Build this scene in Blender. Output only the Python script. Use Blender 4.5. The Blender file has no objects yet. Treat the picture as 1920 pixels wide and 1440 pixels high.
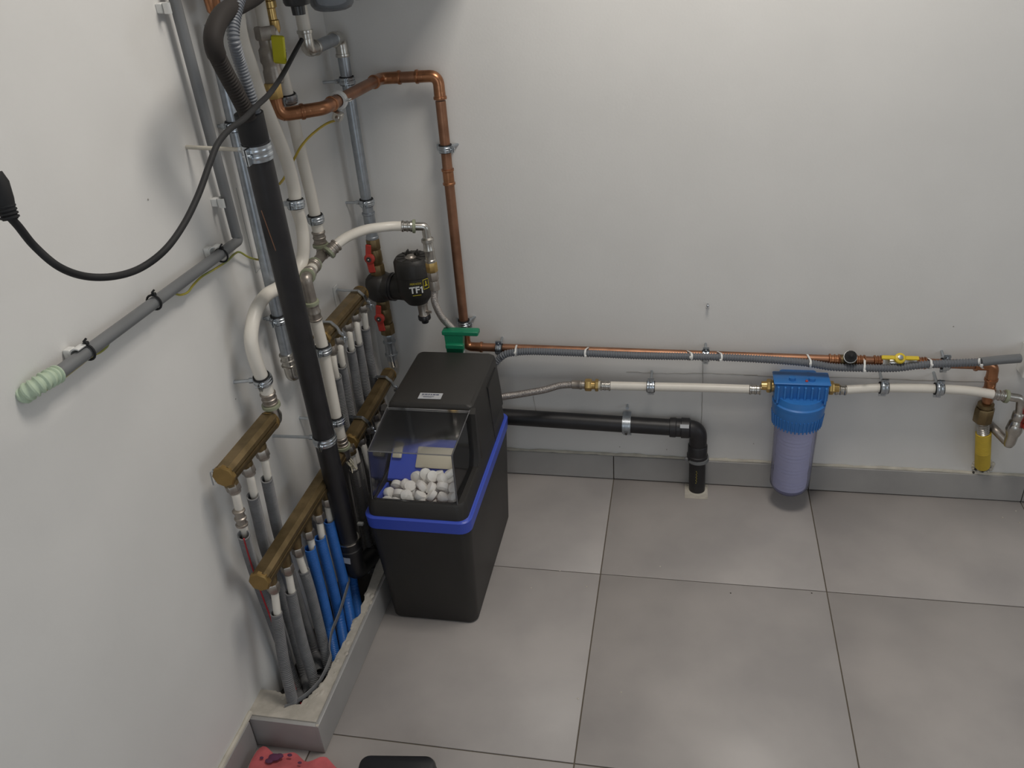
import bpy, bmesh, math, random
from mathutils import Vector, Matrix
C = bpy.context.scene.collection
S = bpy.context.scene
rnd = random.Random(7)

# ------------------------------------------------------------------ camera
cam = bpy.data.objects.new('camera', bpy.data.cameras.new('camera'))
C.objects.link(cam)
cam.data.lens = 29.652
cam.data.sensor_width = 36
cam.data.clip_start = 0.02
_r, _u, _b = (0.980387, 0.184913, -0.068177), (-0.034581, 0.501971, 0.864193), (0.194023, -0.844886, 0.498521)
cam.matrix_world = Matrix(((_r[0], _u[0], _b[0], 0.9312), (_r[1], _u[1], _b[1], -2.2226), (_r[2], _u[2], _b[2], 1.6492), (0, 0, 0, 1)))
S.camera = cam

# ------------------------------------------------------------------ light and exposure
S.view_settings.view_transform = 'Standard'
S.view_settings.look = 'None'
S.view_settings.gamma = 1
S.view_settings.use_curve_mapping = False
S.view_settings.exposure = -0.06
w = bpy.data.worlds.new('world'); S.world = w; w.use_nodes = True
w.node_tree.nodes['Background'].inputs[0].default_value = (.75, .85, 1, 1)
w.node_tree.nodes['Background'].inputs[1].default_value = .3

def area(name, loc, target, sx, sy, power, col):
    l = bpy.data.lights.new(name, 'AREA'); l.shape = 'RECTANGLE'; l.size = sx; l.size_y = sy
    l.energy = power; l.color = col
    o = bpy.data.objects.new(name, l); C.objects.link(o); o.location = loc
    o.rotation_euler = (Vector(target) - Vector(loc)).to_track_quat('-Z', 'Y').to_euler()
    return o
area('ceiling_lamp_light', (1.05, -.78, 2.52), (1.05, -.78, 0), .46, .46, 19.5, (1, .94, .86))
area('door_daylight', (.95, -3.13, 1.25), (.95, 0, .60), .8, 1.5, 6.6, (.86, .93, 1))
area('added_window_fill', (3.36, -1.55, 1.35), (0, -1.1, .7), 1.1, 1.1, 6.5, (.84, .92, 1))  # cool fill from the right, added; its window is made up

# ------------------------------------------------------------------ materials
MATS = {}
def mat(name, col, rough=.5, metal=0, noise=0, nscale=30, col2=None, bump=0, bscale=200, spec=.5, **kw):
    m = bpy.data.materials.new(name); m.use_nodes = True; MATS[name] = m
    nt = m.node_tree; b = nt.nodes['Principled BSDF']
    b.inputs['Base Color'].default_value = (*col, 1); b.inputs['Roughness'].default_value = rough
    b.inputs['Metallic'].default_value = metal; b.inputs['Specular IOR Level'].default_value = spec
    for k, v in kw.items(): b.inputs[k.replace('_', ' ')].default_value = v
    tc = nt.nodes.new('ShaderNodeTexCoord')
    if noise or col2:
        n = nt.nodes.new('ShaderNodeTexNoise'); n.inputs['Scale'].default_value = nscale; n.inputs['Detail'].default_value = 5
        nt.links.new(tc.outputs['Object'], n.inputs['Vector'])
        r = nt.nodes.new('ShaderNodeValToRGB')
        c2 = col2 or tuple(c * (1 - noise) for c in col)
        r.color_ramp.elements[0].color = (*c2, 1); r.color_ramp.elements[1].color = (*col, 1)
        r.color_ramp.elements[0].position = .36; r.color_ramp.elements[1].position = .64
        nt.links.new(n.outputs['Fac'], r.inputs['Fac']); nt.links.new(r.outputs['Color'], b.inputs['Base Color'])
    if bump:
        n2 = nt.nodes.new('ShaderNodeTexNoise'); n2.inputs['Scale'].default_value = bscale; n2.inputs['Detail'].default_value = 3
        nt.links.new(tc.outputs['Object'], n2.inputs['Vector'])
        bp = nt.nodes.new('ShaderNodeBump'); bp.inputs['Strength'].default_value = bump; bp.inputs['Distance'].default_value = .002
        nt.links.new(n2.outputs['Fac'], bp.inputs['Height']); nt.links.new(bp.outputs['Normal'], b.inputs['Normal'])
    return m
mat('wall', (.725, .715, .695), .55, bump=.12, bscale=160, noise=.04, nscale=4, spec=.3)
mat('ceiling', (.8, .8, .79), .9)
mat('tile_floor', (.41, .38, .364), .42, col2=(.335, .312, .302), nscale=3.4, bump=.05, bscale=90, spec=.4)
mat('tile_skirting', (.365, .355, .345), .35, col2=(.31, .302, .296), nscale=5, spec=.45)
mat('grout', (.125, .105, .08), .9)
mat('caulk', (.58, .54, .46), .8, noise=.2, nscale=25)
mat('mortar', (.52, .48, .42), .95, col2=(.40, .37, .32), nscale=28, bump=.9, bscale=70, spec=.2)
mat('dirt_and_shade', (.05, .045, .04), .95)  # dark specks of dirt; also paints shade in holes and the pocket
mat('copper', (.36, .185, .112), .42, .8, col2=(.25, .125, .075), nscale=22)
mat('copper_fit', (.46, .22, .115), .30, .9, col2=(.32, .145, .075), nscale=30)
mat('galv', (.40, .43, .465), .38, .85, noise=.18, nscale=60)
mat('zinc', (.55, .59, .63), .28, 1, noise=.1, nscale=50)
mat('nickel', (.58, .56, .52), .28, 1, noise=.2, nscale=60)
mat('nickel_dull', (.42, .38, .34), .42, .9, noise=.2, nscale=60)
mat('steel_braid', (.58, .54, .51), .34, .95, col2=(.28, .26, .25), nscale=420, bump=.6, bscale=600)
mat('brass', (.62, .43, .17), .32, .95, noise=.2, nscale=40)
mat('bronze', (.225, .160, .078), .42, .7, col2=(.145, .103, .048), nscale=26, bump=.15, bscale=150)
mat('bronze_cap', (.31, .20, .07), .42, .7, noise=.2, nscale=30)
mat('white_pipe', (.74, .70, .63), .38, noise=.04, nscale=20)
mat('white_plastic', (.72, .72, .70), .45)
mat('black_rubber', (.017, .017, .018), .65, spec=.3)
mat('black_pipe', (.016, .015, .017), .45, noise=.3, nscale=25)
mat('black_plastic', (.028, .026, .024), .48, bump=.12, bscale=500, spec=.4)
mat('black_gloss', (.02, .02, .022), .3)
mat('dark_hose', (.026, .022, .020), .7, spec=.25)
mat('grey_plastic', (.165, .17, .175), .45, noise=.1, nscale=12)
mat('grey_flex', (.15, .16, .178), .5)
mat('grey_sleeve', (.20, .20, .205), .5, noise=.15, nscale=40)
mat('dark_sleeve', (.085, .080, .078), .5)
mat('blue_sleeve', (.028, .145, .48), .42, noise=.12, nscale=30)
mat('band_blue', (.045, .085, .50), .4)
mat('filter_blue', (.035, .185, .52), .38, noise=.08, nscale=30)
mat('red_plastic', (.43, .040, .028), .45)
mat('yellow_plastic', (.68, .50, .03), .4)
mat('yellow_green', (.62, .58, .02), .4)
mat('yellow_sleeve', (.62, .44, .045), .5, noise=.1, nscale=30)
mat('wire', (.50, .40, .05), .5, col2=(.20, .26, .07), nscale=30)
mat('brass_yellow', (.50, .37, .05), .5)
mat('green_plastic', (.008, .19, .095), .4)
mat('pale_green', (.46, .56, .42), .6)
mat('green_ring', (.27, .29, .20), .45)
mat('cream', (.62, .57, .44), .5)
mat('salt', (.86, .85, .80), .65, bump=.3, bscale=300)
mat('cartridge', (.62, .62, .72), .9, bump=.8, bscale=140)
mat('paper', (.46, .47, .49), .6)
mat('print_dark', (.06, .07, .12), .6)
mat('print_white', (.82, .82, .80), .5)
mat('print_yellow', (.62, .52, .03), .5)
mat('red_stripe', (.38, .02, .03), .5)
mat('pink_cloth', (.56, .12, .13), .95, bump=1, bscale=60, noise=.25, nscale=20)
mat('pink_dark', (.10, .03, .07), .95)
mat('boiler_white', (.8, .8, .8), .3)
mat('pencil', (.36, .38, .38), .8)
mat('crack', (.36, .34, .31), .9)
def glassy(name, tint, gloss, rough=.05, haze=0.0, hazecol=(1, 1, 1)):
    m = bpy.data.materials.new(name); m.use_nodes = True; MATS[name] = m
    nt = m.node_tree; nt.nodes.remove(nt.nodes['Principled BSDF']); out = nt.nodes['Material Output']
    tr = nt.nodes.new('ShaderNodeBsdfTransparent'); tr.inputs[0].default_value = (*tint, 1)
    gl = nt.nodes.new('ShaderNodeBsdfGlossy'); gl.inputs['Roughness'].default_value = rough
    di = nt.nodes.new('ShaderNodeBsdfDiffuse'); di.inputs[0].default_value = (*hazecol, 1)
    lw = nt.nodes.new('ShaderNodeLayerWeight'); lw.inputs[0].default_value = gloss
    m0 = nt.nodes.new('ShaderNodeMixShader'); m0.inputs[0].default_value = haze
    nt.links.new(tr.outputs[0], m0.inputs[1]); nt.links.new(di.outputs[0], m0.inputs[2])
    m1 = nt.nodes.new('ShaderNodeMixShader')
    nt.links.new(lw.outputs['Fresnel'], m1.inputs[0]); nt.links.new(m0.outputs[0], m1.inputs[1]); nt.links.new(gl.outputs[0], m1.inputs[2])
    nt.links.new(m1.outputs[0], out.inputs[0])
    return m
glassy('clear_lid', (.95, .95, .955), .20, .06, .02, (.5, .5, .52))
glassy('filter_bowl', (.86, .86, .97), .07, .12, .22, (.50, .51, .68))
glassy('smoky_bowl', (.75, .78, .82), .3, .1, .35, (.35, .38, .42))
glassy('window_glass', (.95, .97, .97), .2, .02)

# ------------------------------------------------------------------ mesh helpers
def frame(d):
    d = Vector(d).normalized(); a = Vector((0, 0, 1)) if abs(d.z) < .9 else Vector((1, 0, 0))
    u = d.cross(a).normalized(); return u, d.cross(u).normalized()
ORG = {}
class MB:
    def __init__(s): s.v = []; s.f = []; s.sm = []
    def ringed(s, rings, caps=True, closed=False, smooth=True):
        n = len(rings[0]); b = len(s.v)
        for r in rings: s.v += [tuple(p) for p in r]
        m = len(rings)
        for i in range(m if closed else m - 1):
            j = (i + 1) % m
            for k in range(n):
                l = (k + 1) % n
                s.f.append((b + i * n + k, b + i * n + l, b + j * n + l, b + j * n + k)); s.sm.append(smooth)
        if caps and not closed:
            s.f.append(tuple(b + k for k in reversed(range(n)))); s.sm.append(False)
            s.f.append(tuple(b + (m - 1) * n + k for k in range(n))); s.sm.append(False)
        return s
    def tube(s, pts, r, seg=14, caps=True, closed=False, smooth=True):
        pts = [Vector(p) for p in pts]; n = len(pts); rings = []
        u = None
        for i, p in enumerate(pts):
            if closed: t = pts[(i + 1) % n] - pts[i - 1]
            else: t = pts[min(i + 1, n - 1)] - pts[max(i - 1, 0)]
            t.normalize()
            if u is None: u, v = frame(t)
            else:
                u = (u - t * u.dot(t)).normalized(); v = t.cross(u)
            rr = r[i] if isinstance(r, (list, tuple)) else r
            rings.append([p + (u * math.cos(a) + v * math.sin(a)) * rr for a in [2 * math.pi * k / seg for k in range(seg)]])
        return s.ringed(rings, caps, closed, smooth)
    def lathe(s, p0, d, prof, seg=20, smooth=True, caps=True):
        p0 = Vector(p0); d = Vector(d).normalized(); u, v = frame(d)
        return s.ringed([[p0 + d * t + (u * math.cos(a) + v * math.sin(a)) * r for a in [2 * math.pi * k / seg for k in range(seg)]] for t, r in prof], caps, False, smooth)
    def cyl(s, a, b, r, r2=None, seg=16, smooth=True):
        a = Vector(a); b = Vector(b)
        L = (b - a).length
        return s.lathe(a, b - a, [(0, r), (L, r if r2 is None else r2)], seg, smooth)
    def hexa(s, a, b, r, seg=6):
        a = Vector(a); b = Vector(b); L = (b - a).length; c = min(.15 * r, L * .2)
        return s.lathe(a, b - a, [(0, r * .9), (c, r), (L - c, r), (L, r * .9)], seg, False)
    def box(s, c, size, rot=None, bev=.0):
        c = Vector(c); hx, hy, hz = [x / 2 for x in size]; R = rot or Matrix.Identity(3)
        e = min(bev, hx * .9, hy * .9, hz * .9)
        if e <= 0:
            b = len(s.v)
            for sx, sy, sz in ((-1, -1, -1), (1, -1, -1), (1, 1, -1), (-1, 1, -1), (-1, -1, 1), (1, -1, 1), (1, 1, 1), (-1, 1, 1)):
                s.v.append(tuple(c + R @ Vector((sx * hx, sy * hy, sz * hz))))
            for f in ((3, 2, 1, 0), (4, 5, 6, 7), (0, 1, 5, 4), (1, 2, 6, 5), (2, 3, 7, 6), (3, 0, 4, 7)):
                s.f.append(tuple(b + i for i in f)); s.sm.append(False)
        else:
            rings = []
            for z, q in ((-hz, e), (-hz + e, 0), (hz - e, 0), (hz, e)):
                x, y, k = hx - q, hy - q, e * .6
                P = [(-x + k, -y), (x - k, -y), (x, -y + k), (x, y - k), (x - k, y), (-x + k, y), (-x, y - k), (-x, -y + k)]
                rings.append([c + R @ Vector((px_, py_, z)) for px_, py_ in P])
            s.ringed(rings, True, False, False)
        return s
    def prism(s, poly, off, smooth=False):     # poly: list of 3-D points, off: extrusion vector
        off = Vector(off); n = len(poly); b = len(s.v)
        A = [Vector(p) for p in poly]
        s.v += [tuple(p) for p in A] + [tuple(p + off) for p in A]
        s.f.append(tuple(b + i for i in range(n))); s.sm.append(False)
        s.f.append(tuple(b + n + i for i in reversed(range(n)))); s.sm.append(False)
        for i in range(n):
            j = (i + 1) % n; s.f.append((b + i, b + n + i, b + n + j, b + j)); s.sm.append(smooth)
        return s
    def ball(s, c, r, seg=12, rings=7, sc=(1, 1, 1)):
        c = Vector(c)
        rr = []
        for i in range(rings + 1):
            th = math.pi * (i / rings * .96 + .02)
            rr.append([c + Vector((sc[0] * r * math.sin(th) * math.cos(a), sc[1] * r * math.sin(th) * math.sin(a), -sc[2] * r * math.cos(th))) for a in [2 * math.pi * k / seg for k in range(seg)]])
        return s.ringed(rr)
    def build(s, name, m, parent=None, label=None):
        me = bpy.data.meshes.new(name)
        off = Vector(ORG.get(parent.name, (0, 0, 0))) if parent else Vector((0, 0, 0))
        me.from_pydata([tuple(Vector(p) - off) for p in s.v], [], s.f)
        me.polygons.foreach_set('use_smooth', s.sm)
        me.materials.append(MATS[m] if isinstance(m, str) else m)
        bm = bmesh.new(); bm.from_mesh(me); bmesh.ops.recalc_face_normals(bm, faces=bm.faces); bm.to_mesh(me); bm.free()
        me.set_sharp_from_angle(angle=math.radians(38))
        o = bpy.data.objects.new(name, me); C.objects.link(o)
        if parent:
            o.parent = parent; ORG[o.name] = tuple(off)
        if label: o['label'] = label
        return o
def thing(name, label, cat, loc=(0, 0, 0), group=None):
    o = bpy.data.objects.new(name, None); o.empty_display_size = .02; C.objects.link(o); o.location = loc
    ORG[o.name] = tuple(loc); o['label'] = label; o['category'] = cat
    if group: o['group'] = group
    return o
def tag(o, label, cat, group=None):
    o['label'] = label; o['category'] = cat
    if group: o['group'] = group
    return o
def struct(o): o['kind'] = 'structure'; return o
def V(*a): return Vector(a)
def smooth(pts, n=8):
    P = [Vector(p) for p in pts]; out = []
    for i in range(len(P) - 1):
        p0 = P[i - 1] if i else P[0] * 2 - P[1]; p1 = P[i]; p2 = P[i + 1]; p3 = P[i + 2] if i + 2 < len(P) else P[-1] * 2 - P[-2]
        for k in range(n):
            t = k / n
            out.append(.5 * ((2 * p1) + (p2 - p0) * t + (2 * p0 - 5 * p1 + 4 * p2 - p3) * t * t + (3 * p1 - p0 - 3 * p2 + p3) * t ** 3))
    out.append(P[-1]); return out
def bent(pts, R, n=7):
    P = [Vector(p) for p in pts]; out = [P[0]]
    for i in range(1, len(P) - 1):
        a = (P[i - 1] - P[i]); b = (P[i + 1] - P[i]); la, lb = a.length, b.length; a.normalize(); b.normalize()
        ang = a.angle(b); d = min(R / math.tan(ang / 2), la * .49, lb * .49); s0 = P[i] + a * d; s1 = P[i] + b * d
        for k in range(n + 1):
            t = k / n; out.append((1 - t) ** 2 * s0 + 2 * t * (1 - t) * P[i] + t * t * s1)
    out.append(P[-1]); return out
def resample(pts, step):
    P = [Vector(p) for p in pts]; out = [P[0].copy()]; acc = 0; d = step
    for a, b in zip(P, P[1:]):
        L = (b - a).length
        while L and d <= acc + L + 1e-9:
            out.append(a.lerp(b, (d - acc) / L)); d += step
        acc += L
    return out
def corr(mb, pts, r, pitch=.0058, depth=.0022, seg=12, caps=True):
    q = resample(pts, pitch / 4); rr = [(r, r, r - depth, r - depth)[i % 4] for i in range(len(q))]
    return mb.tube(q, rr, seg, caps=caps, smooth=False)
def along(pts, a, b):                           # the stretch of a path between fractions a and b
    P = resample(pts, .004); n = len(P) - 1
    return P[int(a * n):max(int(b * n) + 1, int(a * n) + 2)]
def text(name, body, loc, xdir, ydir, size, m, parent, label=None, bold=0):
    cu = bpy.data.curves.new(name, 'FONT'); cu.body = body; cu.size = size; cu.align_x = 'CENTER'; cu.align_y = 'CENTER'
    cu.extrude = .0003; cu.offset = bold; cu.resolution_u = 3
    t = bpy.data.objects.new(name, cu); C.objects.link(t); bpy.context.view_layer.update()
    me = bpy.data.meshes.new_from_object(t.evaluated_get(bpy.context.evaluated_depsgraph_get()))
    bpy.data.objects.remove(t)
    x = Vector(xdir).normalized(); y = Vector(ydir); y = (y - x * y.dot(x)).normalized(); z = x.cross(y)
    off = Vector(ORG.get(parent.name, (0, 0, 0)))
    me.transform(Matrix.Translation(Vector(loc) - off) @ Matrix((x, y, z)).transposed().to_4x4())
    me.materials.clear(); me.materials.append(MATS[m])
    o = bpy.data.objects.new(name, me); C.objects.link(o); o.parent = parent; ORG[o.name] = tuple(off)
    if label: o['label'] = label
    return o

# ------------------------------------------------------------------ the room
RX, RY, RZ = 3.4, -3.2, 2.6
struct(MB().box((RX / 2, .06, RZ / 2), (RX + .4, .12, RZ)).build('wall_back', 'wall'))
struct(MB().box((-.06, RY / 2, RZ / 2), (.12, -RY, RZ)).build('wall_left', 'wall'))
wr_ = MB()
wr_.box((RX + .06, -.475, RZ / 2), (.12, .95, RZ)); wr_.box((RX + .06, -2.675, RZ / 2), (.12, 1.05, RZ)); wr_.box((RX + .06, -1.55, .375), (.12, 1.2, .75)); wr_.box((RX + .06, -1.55, 2.275), (.12, 1.2, .65))
struct(wr_.build('wall_right', 'wall'))
wi = MB()
for y in (-.98, -2.12): wi.box((RX + .05, y, 1.35), (.06, .06, 1.2))
for z in (.78, 1.92): wi.box((RX + .05, -1.55, z), (.06, 1.08, .06))
wi = struct(wi.build('added_window', 'white_plastic'))  # unseen window, added to carry the fill light from the right
MB().box((RX + .05, -1.55, 1.35), (.01, 1.09, 1.09)).build('pane', 'window_glass', wi)
wf = MB()
wf.box((.2, RY - .06, RZ / 2), (.56, .12, RZ)); wf.box(((1.42 + RX) / 2 + .1, RY - .06, RZ / 2), (RX - 1.42 + .2, .12, RZ)); wf.box((.95, RY - .06, (2.1 + RZ) / 2), (.94, .12, RZ - 2.1))
struct(wf.build('wall_front', 'wall'))
struct(MB().box((RX / 2, RY / 2, RZ + .05), (RX + .4, -RY + .4, .1)).build('ceiling', 'ceiling'))
d1 = MB()
for x in (.50, 1.40): d1.box((x, RY - .03, 1.05), (.05, .06, 2.1))
for z in (.05, 2.07): d1.box((.95, RY - .03, z), (.86, .06, .06))
dd = struct(d1.build('door_1', 'white_plastic'))
MB().box((.95, RY - .03, 1.06), (.85, .01, 1.96)).build('pane', 'window_glass', dd)
# floor: grout bed and single tiles
fl = struct(MB().box((RX / 2, RY / 2, -.03), (RX + .4, -RY + .4, .054)).build('floor', 'grout'))
G = .0016
xs = [0.0, .135, .735, 1.335, 1.935, 2.535, 3.135, RX]; ys = [0.0, -.453, -1.053, -1.653, -2.253, -2.853, RY]
for i in range(len(xs) - 1):
    for j in range(len(ys) - 1):
        x0, x1, y1, y0 = xs[i] + G, xs[i + 1] - G, ys[j] - G, ys[j + 1] + G
        if i == 0 and j < 1: y0 = y0
        dz = rnd.uniform(-.0006, .0004)
        MB().box(((x0 + x1) / 2, (y0 + y1) / 2, -.0045 + dz), (x1 - x0, y1 - y0, .009), bev=.0008).build('tile', 'tile_floor', fl)
# skirting on the back wall, each tile a piece
sb = struct(MB().box((RX / 2, -.002, .045), (RX, .004, .088)).build('baseboard_back', 'grout'))
for x0, x1 in ((.175, .735), (.735, 1.335), (1.335, 1.935), (1.935, 2.535), (2.535, 3.135)):
    MB().box(((x0 + x1) / 2, -.0065, .0465), (x1 - x0 - .003, .010, .087), bev=.001).build('tile', 'tile_skirting', sb)
ck = MB(); q = [V(.18 + k * .02, -.003, .0915 + rnd.uniform(-.001, .0025)) for k in range(160)]
ck.tube(q, [.0045 + rnd.uniform(-.0008, .0016) for _ in q], 8); ck.build('caulk_strip', 'caulk', sb)
sl = struct(MB().box((.002, -2.15, .045), (.004, 2.08, .088)).build('baseboard_left', 'grout'))
for y0, y1 in ((-1.11, -1.653), (-1.653, -2.253), (-2.253, -2.853)):
    MB().box((.0065, (y0 + y1) / 2, .0465), (.010, y0 - y1 - .003, .087), bev=.001).build('tile', 'tile_skirting', sl)
ck = MB(); q = [V(.004, -1.09 - k * .02, .092 + rnd.uniform(-.001, .002)) for k in range(90)]
ck.tube(q, [.0055 + rnd.uniform(-.0008, .0016) for _ in q], 8); ck.build('caulk_strip', 'caulk', sl)

# boxed-in plinth under the manifolds: tiles outside, rough mortar on top, an open pocket for the sleeves
pl = struct(MB().box((.153, -.555, .04), (.012, 1.07, .08)).build('trim_1', 'mortar'))
MB().box((.0785, -1.0995, .045), (.173, .010, .0895), bev=.001).build('tile', 'tile_skirting', pl)
MB().box((.169, -.857, .045), (.009, .495, .0895), bev=.001).build('tile', 'tile_skirting', pl)
MB().box((.169, -.310, .045), (.009, .594, .0895), bev=.001).build('tile', 'tile_skirting', pl)
MB().cyl((.170, -1.101, .001), (.170, -1.101, .0905), .0035, seg=8).build('corner_bead', 'mortar', pl)
edge = [(.1418,-.6771,.09),(.1484,-.7215,.09),(.1514,-.7629,.09),(.1432,-.788,.09),(.1443,-.8222,.09),(.1474,-.8536,.09),(.1452,-.8847,.09),(.1416,-.9186,.09),(.1395,-.9483,.09),(.139,-.9675,.09),(.1345,-.9963,.09),(.1265,-1.0157,.09),(.1199,-1.0347,.09),(.109,-1.0525,.09),(.0911,-1.0564,.09),(.075,-1.0436,.09),(.0611,-1.0333,.09),(.051,-1.0255,.09),(.0377,-1.0257,.09)]
edge = [V(*e) for e in edge]
top = [V(0, -1.095, .09), V(.165, -1.095, .09), V(.165, -.012, .09), V(.125, -.012, .09), V(.118, -.25, .09), V(.12, -.42, .09)]
for a, b in zip(edge, edge[1:]):
    top.append(a + V(rnd.uniform(-.003, .003), rnd.uniform(-.003, .003), 0)); top.append(a.lerp(b, .5) + V(rnd.uniform(-.005, .005), rnd.uniform(-.004, .004), 0))
top += [edge[-1], V(0, edge[-1].y, .09)]
MB().prism([p - V(0, 0, .055) for p in top], (0, 0, .058)).build('mortar_top', 'mortar', pl)
lm = MB()
for k in range(46):
    t = rnd.random(); i = rnd.randrange(len(edge) - 2); e = edge[i].lerp(edge[i + 1], t)
    lm.ball(e + V(rnd.uniform(.002, .02), rnd.uniform(-.01, .0), rnd.uniform(-.002, .003)), rnd.uniform(.003, .008), 7, 5, (1, 1.4, .5))
lm = lm.build('mortar_crumbs', 'mortar', pl); lm['kind'] = 'stuff'
MB().box((.075, -.56, .004), (.145, 1.04, .006)).build('pocket_floor', 'dirt_and_shade', pl)  # dark sheet: the shade down in the pocket is put into its colour
# lines and cracks in the plaster
wb = bpy.data.objects['wall_back']; wl = bpy.data.objects['wall_left']
for pts in ([(.776,-.0005,.3949),(.8787,-.0005,.3932),(1.0179,-.0005,.3983),(1.1543,-.0005,.398)], [(1.1169,-.0005,.3948),(1.2437,-.0005,.396),(1.4755,-.0005,.3996),(1.6026,-.0005,.3975),(1.7675,-.0005,.3988)],
            [(.9981,-.0005,.4299),(1.0011,-.0005,.3244),(1.0021,-.0005,.2296),(1.0038,-.0005,.1513)], [(.4861,-.0005,.2982),(.4928,-.0005,.2336)]):
    q = [p + V(rnd.uniform(-.001, .001), 0, rnd.uniform(-.0012, .0012)) for p in smooth(pts, 6)]
    MB().tube(q, [rnd.uniform(.0004, .0011) for _ in q], 5).build('crack', 'crack', wb)
for pts in ([(.0003,-.6172,1.1591),(.0003,-.6188,.966)], [(.0003,-.6188,.966),(.0003,-.5614,.9706)]):
    MB().tube(pts, .0006, 4).build('pencil_line', 'pencil', wl)
for u in ([(.5431,-.0008,.0579),(.7541,-.0008,.1208),(.48,-.0008,.0624),(1.1611,-.0008,.1567),(1.6526,-.0008,.5674),(.9006,-.0008,.1193)],):
    for p in u: MB().ball(p, .0016, 6, 4, (1, .5, 1)).build('chip', 'crack', wb)
for p in [(.0008,-.8205,.7605),(.0008,-.9188,1.2319),(.0008,-.6876,.6947)]: MB().ball(p, .0018, 6, 4, (.5, 1, 1)).build('chip', 'crack', wl)

# ceiling lamp (outside the frame, lights the room)
t = thing('ceiling_lamp', 'square white ceiling lamp above the pipe corner', 'lamp', (1.05, -.78, 2.6))
MB().box((1.05, -.78, 2.575), (.50, .50, .05), bev=.006).build('housing', 'white_plastic', t)

# ------------------------------------------------------------------ generic plumbing builders
def ring_fit(mb, a, d, r, L, bulge=.0022):
    return mb.lathe(a, d, [(0, r), (.002, r + bulge), (.005, r + bulge), (.007, r), (L * .45, r), (L * .5, r + bulge * .8), (L * .58, r + bulge * .8), (L * .64, r), (L - .005, r), (L - .004, r + bulge), (L, r + bulge * .7)])
def clamp(c, axis, r, wall, label, name='pipe_clamp', w=.017, lining='black_rubber', band='zinc', group=None, stud_mat='zinc', screws=True, ear=.010, stud_r=.0038):
    c = Vector(c); d = Vector(axis).normalized(); wv = Vector(wall) - c; L = wv.length; s_ = wv.normalized()
    s_ = (s_ - d * s_.dot(d)).normalized(); e = d.cross(s_).normalized()
    t = thing(name, label, 'pipe clamp', tuple(c), group)
    def hoop(r0, r1, ww):
        mb = MB(); rings = []
        for k in range(24):
            a = 2 * math.pi * k / 24; n = s_ * math.cos(a) + e * math.sin(a)
            rings.append([c + n * r0 - d * ww / 2, c + n * r1 - d * ww / 2, c + n * r1 + d * ww / 2, c + n * r0 + d * ww / 2])
        return mb.ringed(rings, closed=True, smooth=False)
    ri = r + .0004
    if lining: hoop(ri, ri + .0034, w * 1.22).build('rubber_lining', lining, t); ri += .0034
    bd = hoop(ri, ri + .0018, w)
    bd.lathe(c - d * .0, d, [(-w * .32, ri + .0018), (-w * .25, ri + .0028), (-w * .12, ri + .0028), (-w * .06, ri + .0018)], 24, True, False)
    bd.lathe(c - d * .0, d, [(w * .06, ri + .0018), (w * .12, ri + .0028), (w * .25, ri + .0028), (w * .32, ri + .0018)], 24, True, False)
    R = Matrix((d, e, s_)).transposed()
    for g in (-1, 1):
        for k in (-1, 1): bd.box(c + e * g * (ri + ear * .55) + s_ * k * .002, (w, ear * 1.1, .0018), R)
    bd.build('band', band, t)
    if screws:
        for g in (-1, 1):
            MB().cyl(c + e * g * (ri + ear * .55) - s_ * .007, c + e * g * (ri + ear * .55) + s_ * .011, .0019, seg=8).lathe(c + e * g * (ri + ear * .55) - s_ * .0065, s_, [(0, .0032), (.001, .0036), (.0032, .0036)], 10).build('screw', 'zinc', t)
    MB().hexa(c + s_ * (ri + .0015), c + s_ * (ri + .012), .0062).build('nut', 'zinc', t)
    MB().cyl(c + s_ * (ri + .010), c + s_ * (L + .004), stud_r, seg=10).build('stud', stud_mat, t)
    return t
def sleeved(label, nut, tail, start, path, m, r=.0085, rs=.0128, group=None, stripe=False, pitch=.0045, coupling=None):
    """pipe tail that drops from a manifold outlet into its corrugated sleeve"""
    t = thing('sleeved_pipe', label, 'pipe', tuple(path[-1]), group)
    full = smooth([nut, tail] + list(path), 8); s0 = Vector(start)
    pin = [p for p in full if p.z >= s0.z - .06]
    pin = [p + V(.0022, .0004, 0) * min(1, max(0, (full[0].z - p.z) / .02)) for p in pin]
    MB().tube(pin, r, 14).build('inner_pipe', 'white_pipe', t)
    sp = smooth([start] + list(path), 10)
    sv = corr(MB(), sp, rs, pitch, .0024 if m != 'blue_sleeve' else .0006, 14, False).build('sleeve', m, t)
    d = (sp[3] - sp[0]).normalized(); u, v = frame(d); hoop = []
    for k in range(20):
        a = 2 * math.pi * k / 20; n = u * math.cos(a) + v * math.sin(a)
        hoop.append([sp[0] + n * (rs - .0022) - d * .001, sp[0] + n * (rs + .0004) - d * .001, sp[0] + n * (rs + .0004) + d * .002, sp[0] + n * (rs - .0022) + d * .002])
    MB().ringed(hoop, closed=True, smooth=False).build('cut_rim', m, sv)
    if stripe:
        q = [p + V(.006, -.0113, 0) for p in resample(sp, .006)]
        MB().tube(q, .0018, 6).build('stripe', 'red_stripe', sv, 'dark red stripe')
    if coupling:
        a, b = [Vector(x) for x in coupling]; dd_ = b - a; L = dd_.length
        ring_fit(MB(), a, dd_, r + .0015, L, .003).build('coupling', 'nickel_dull', t, 'dull metal press coupling')
    return t
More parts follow.
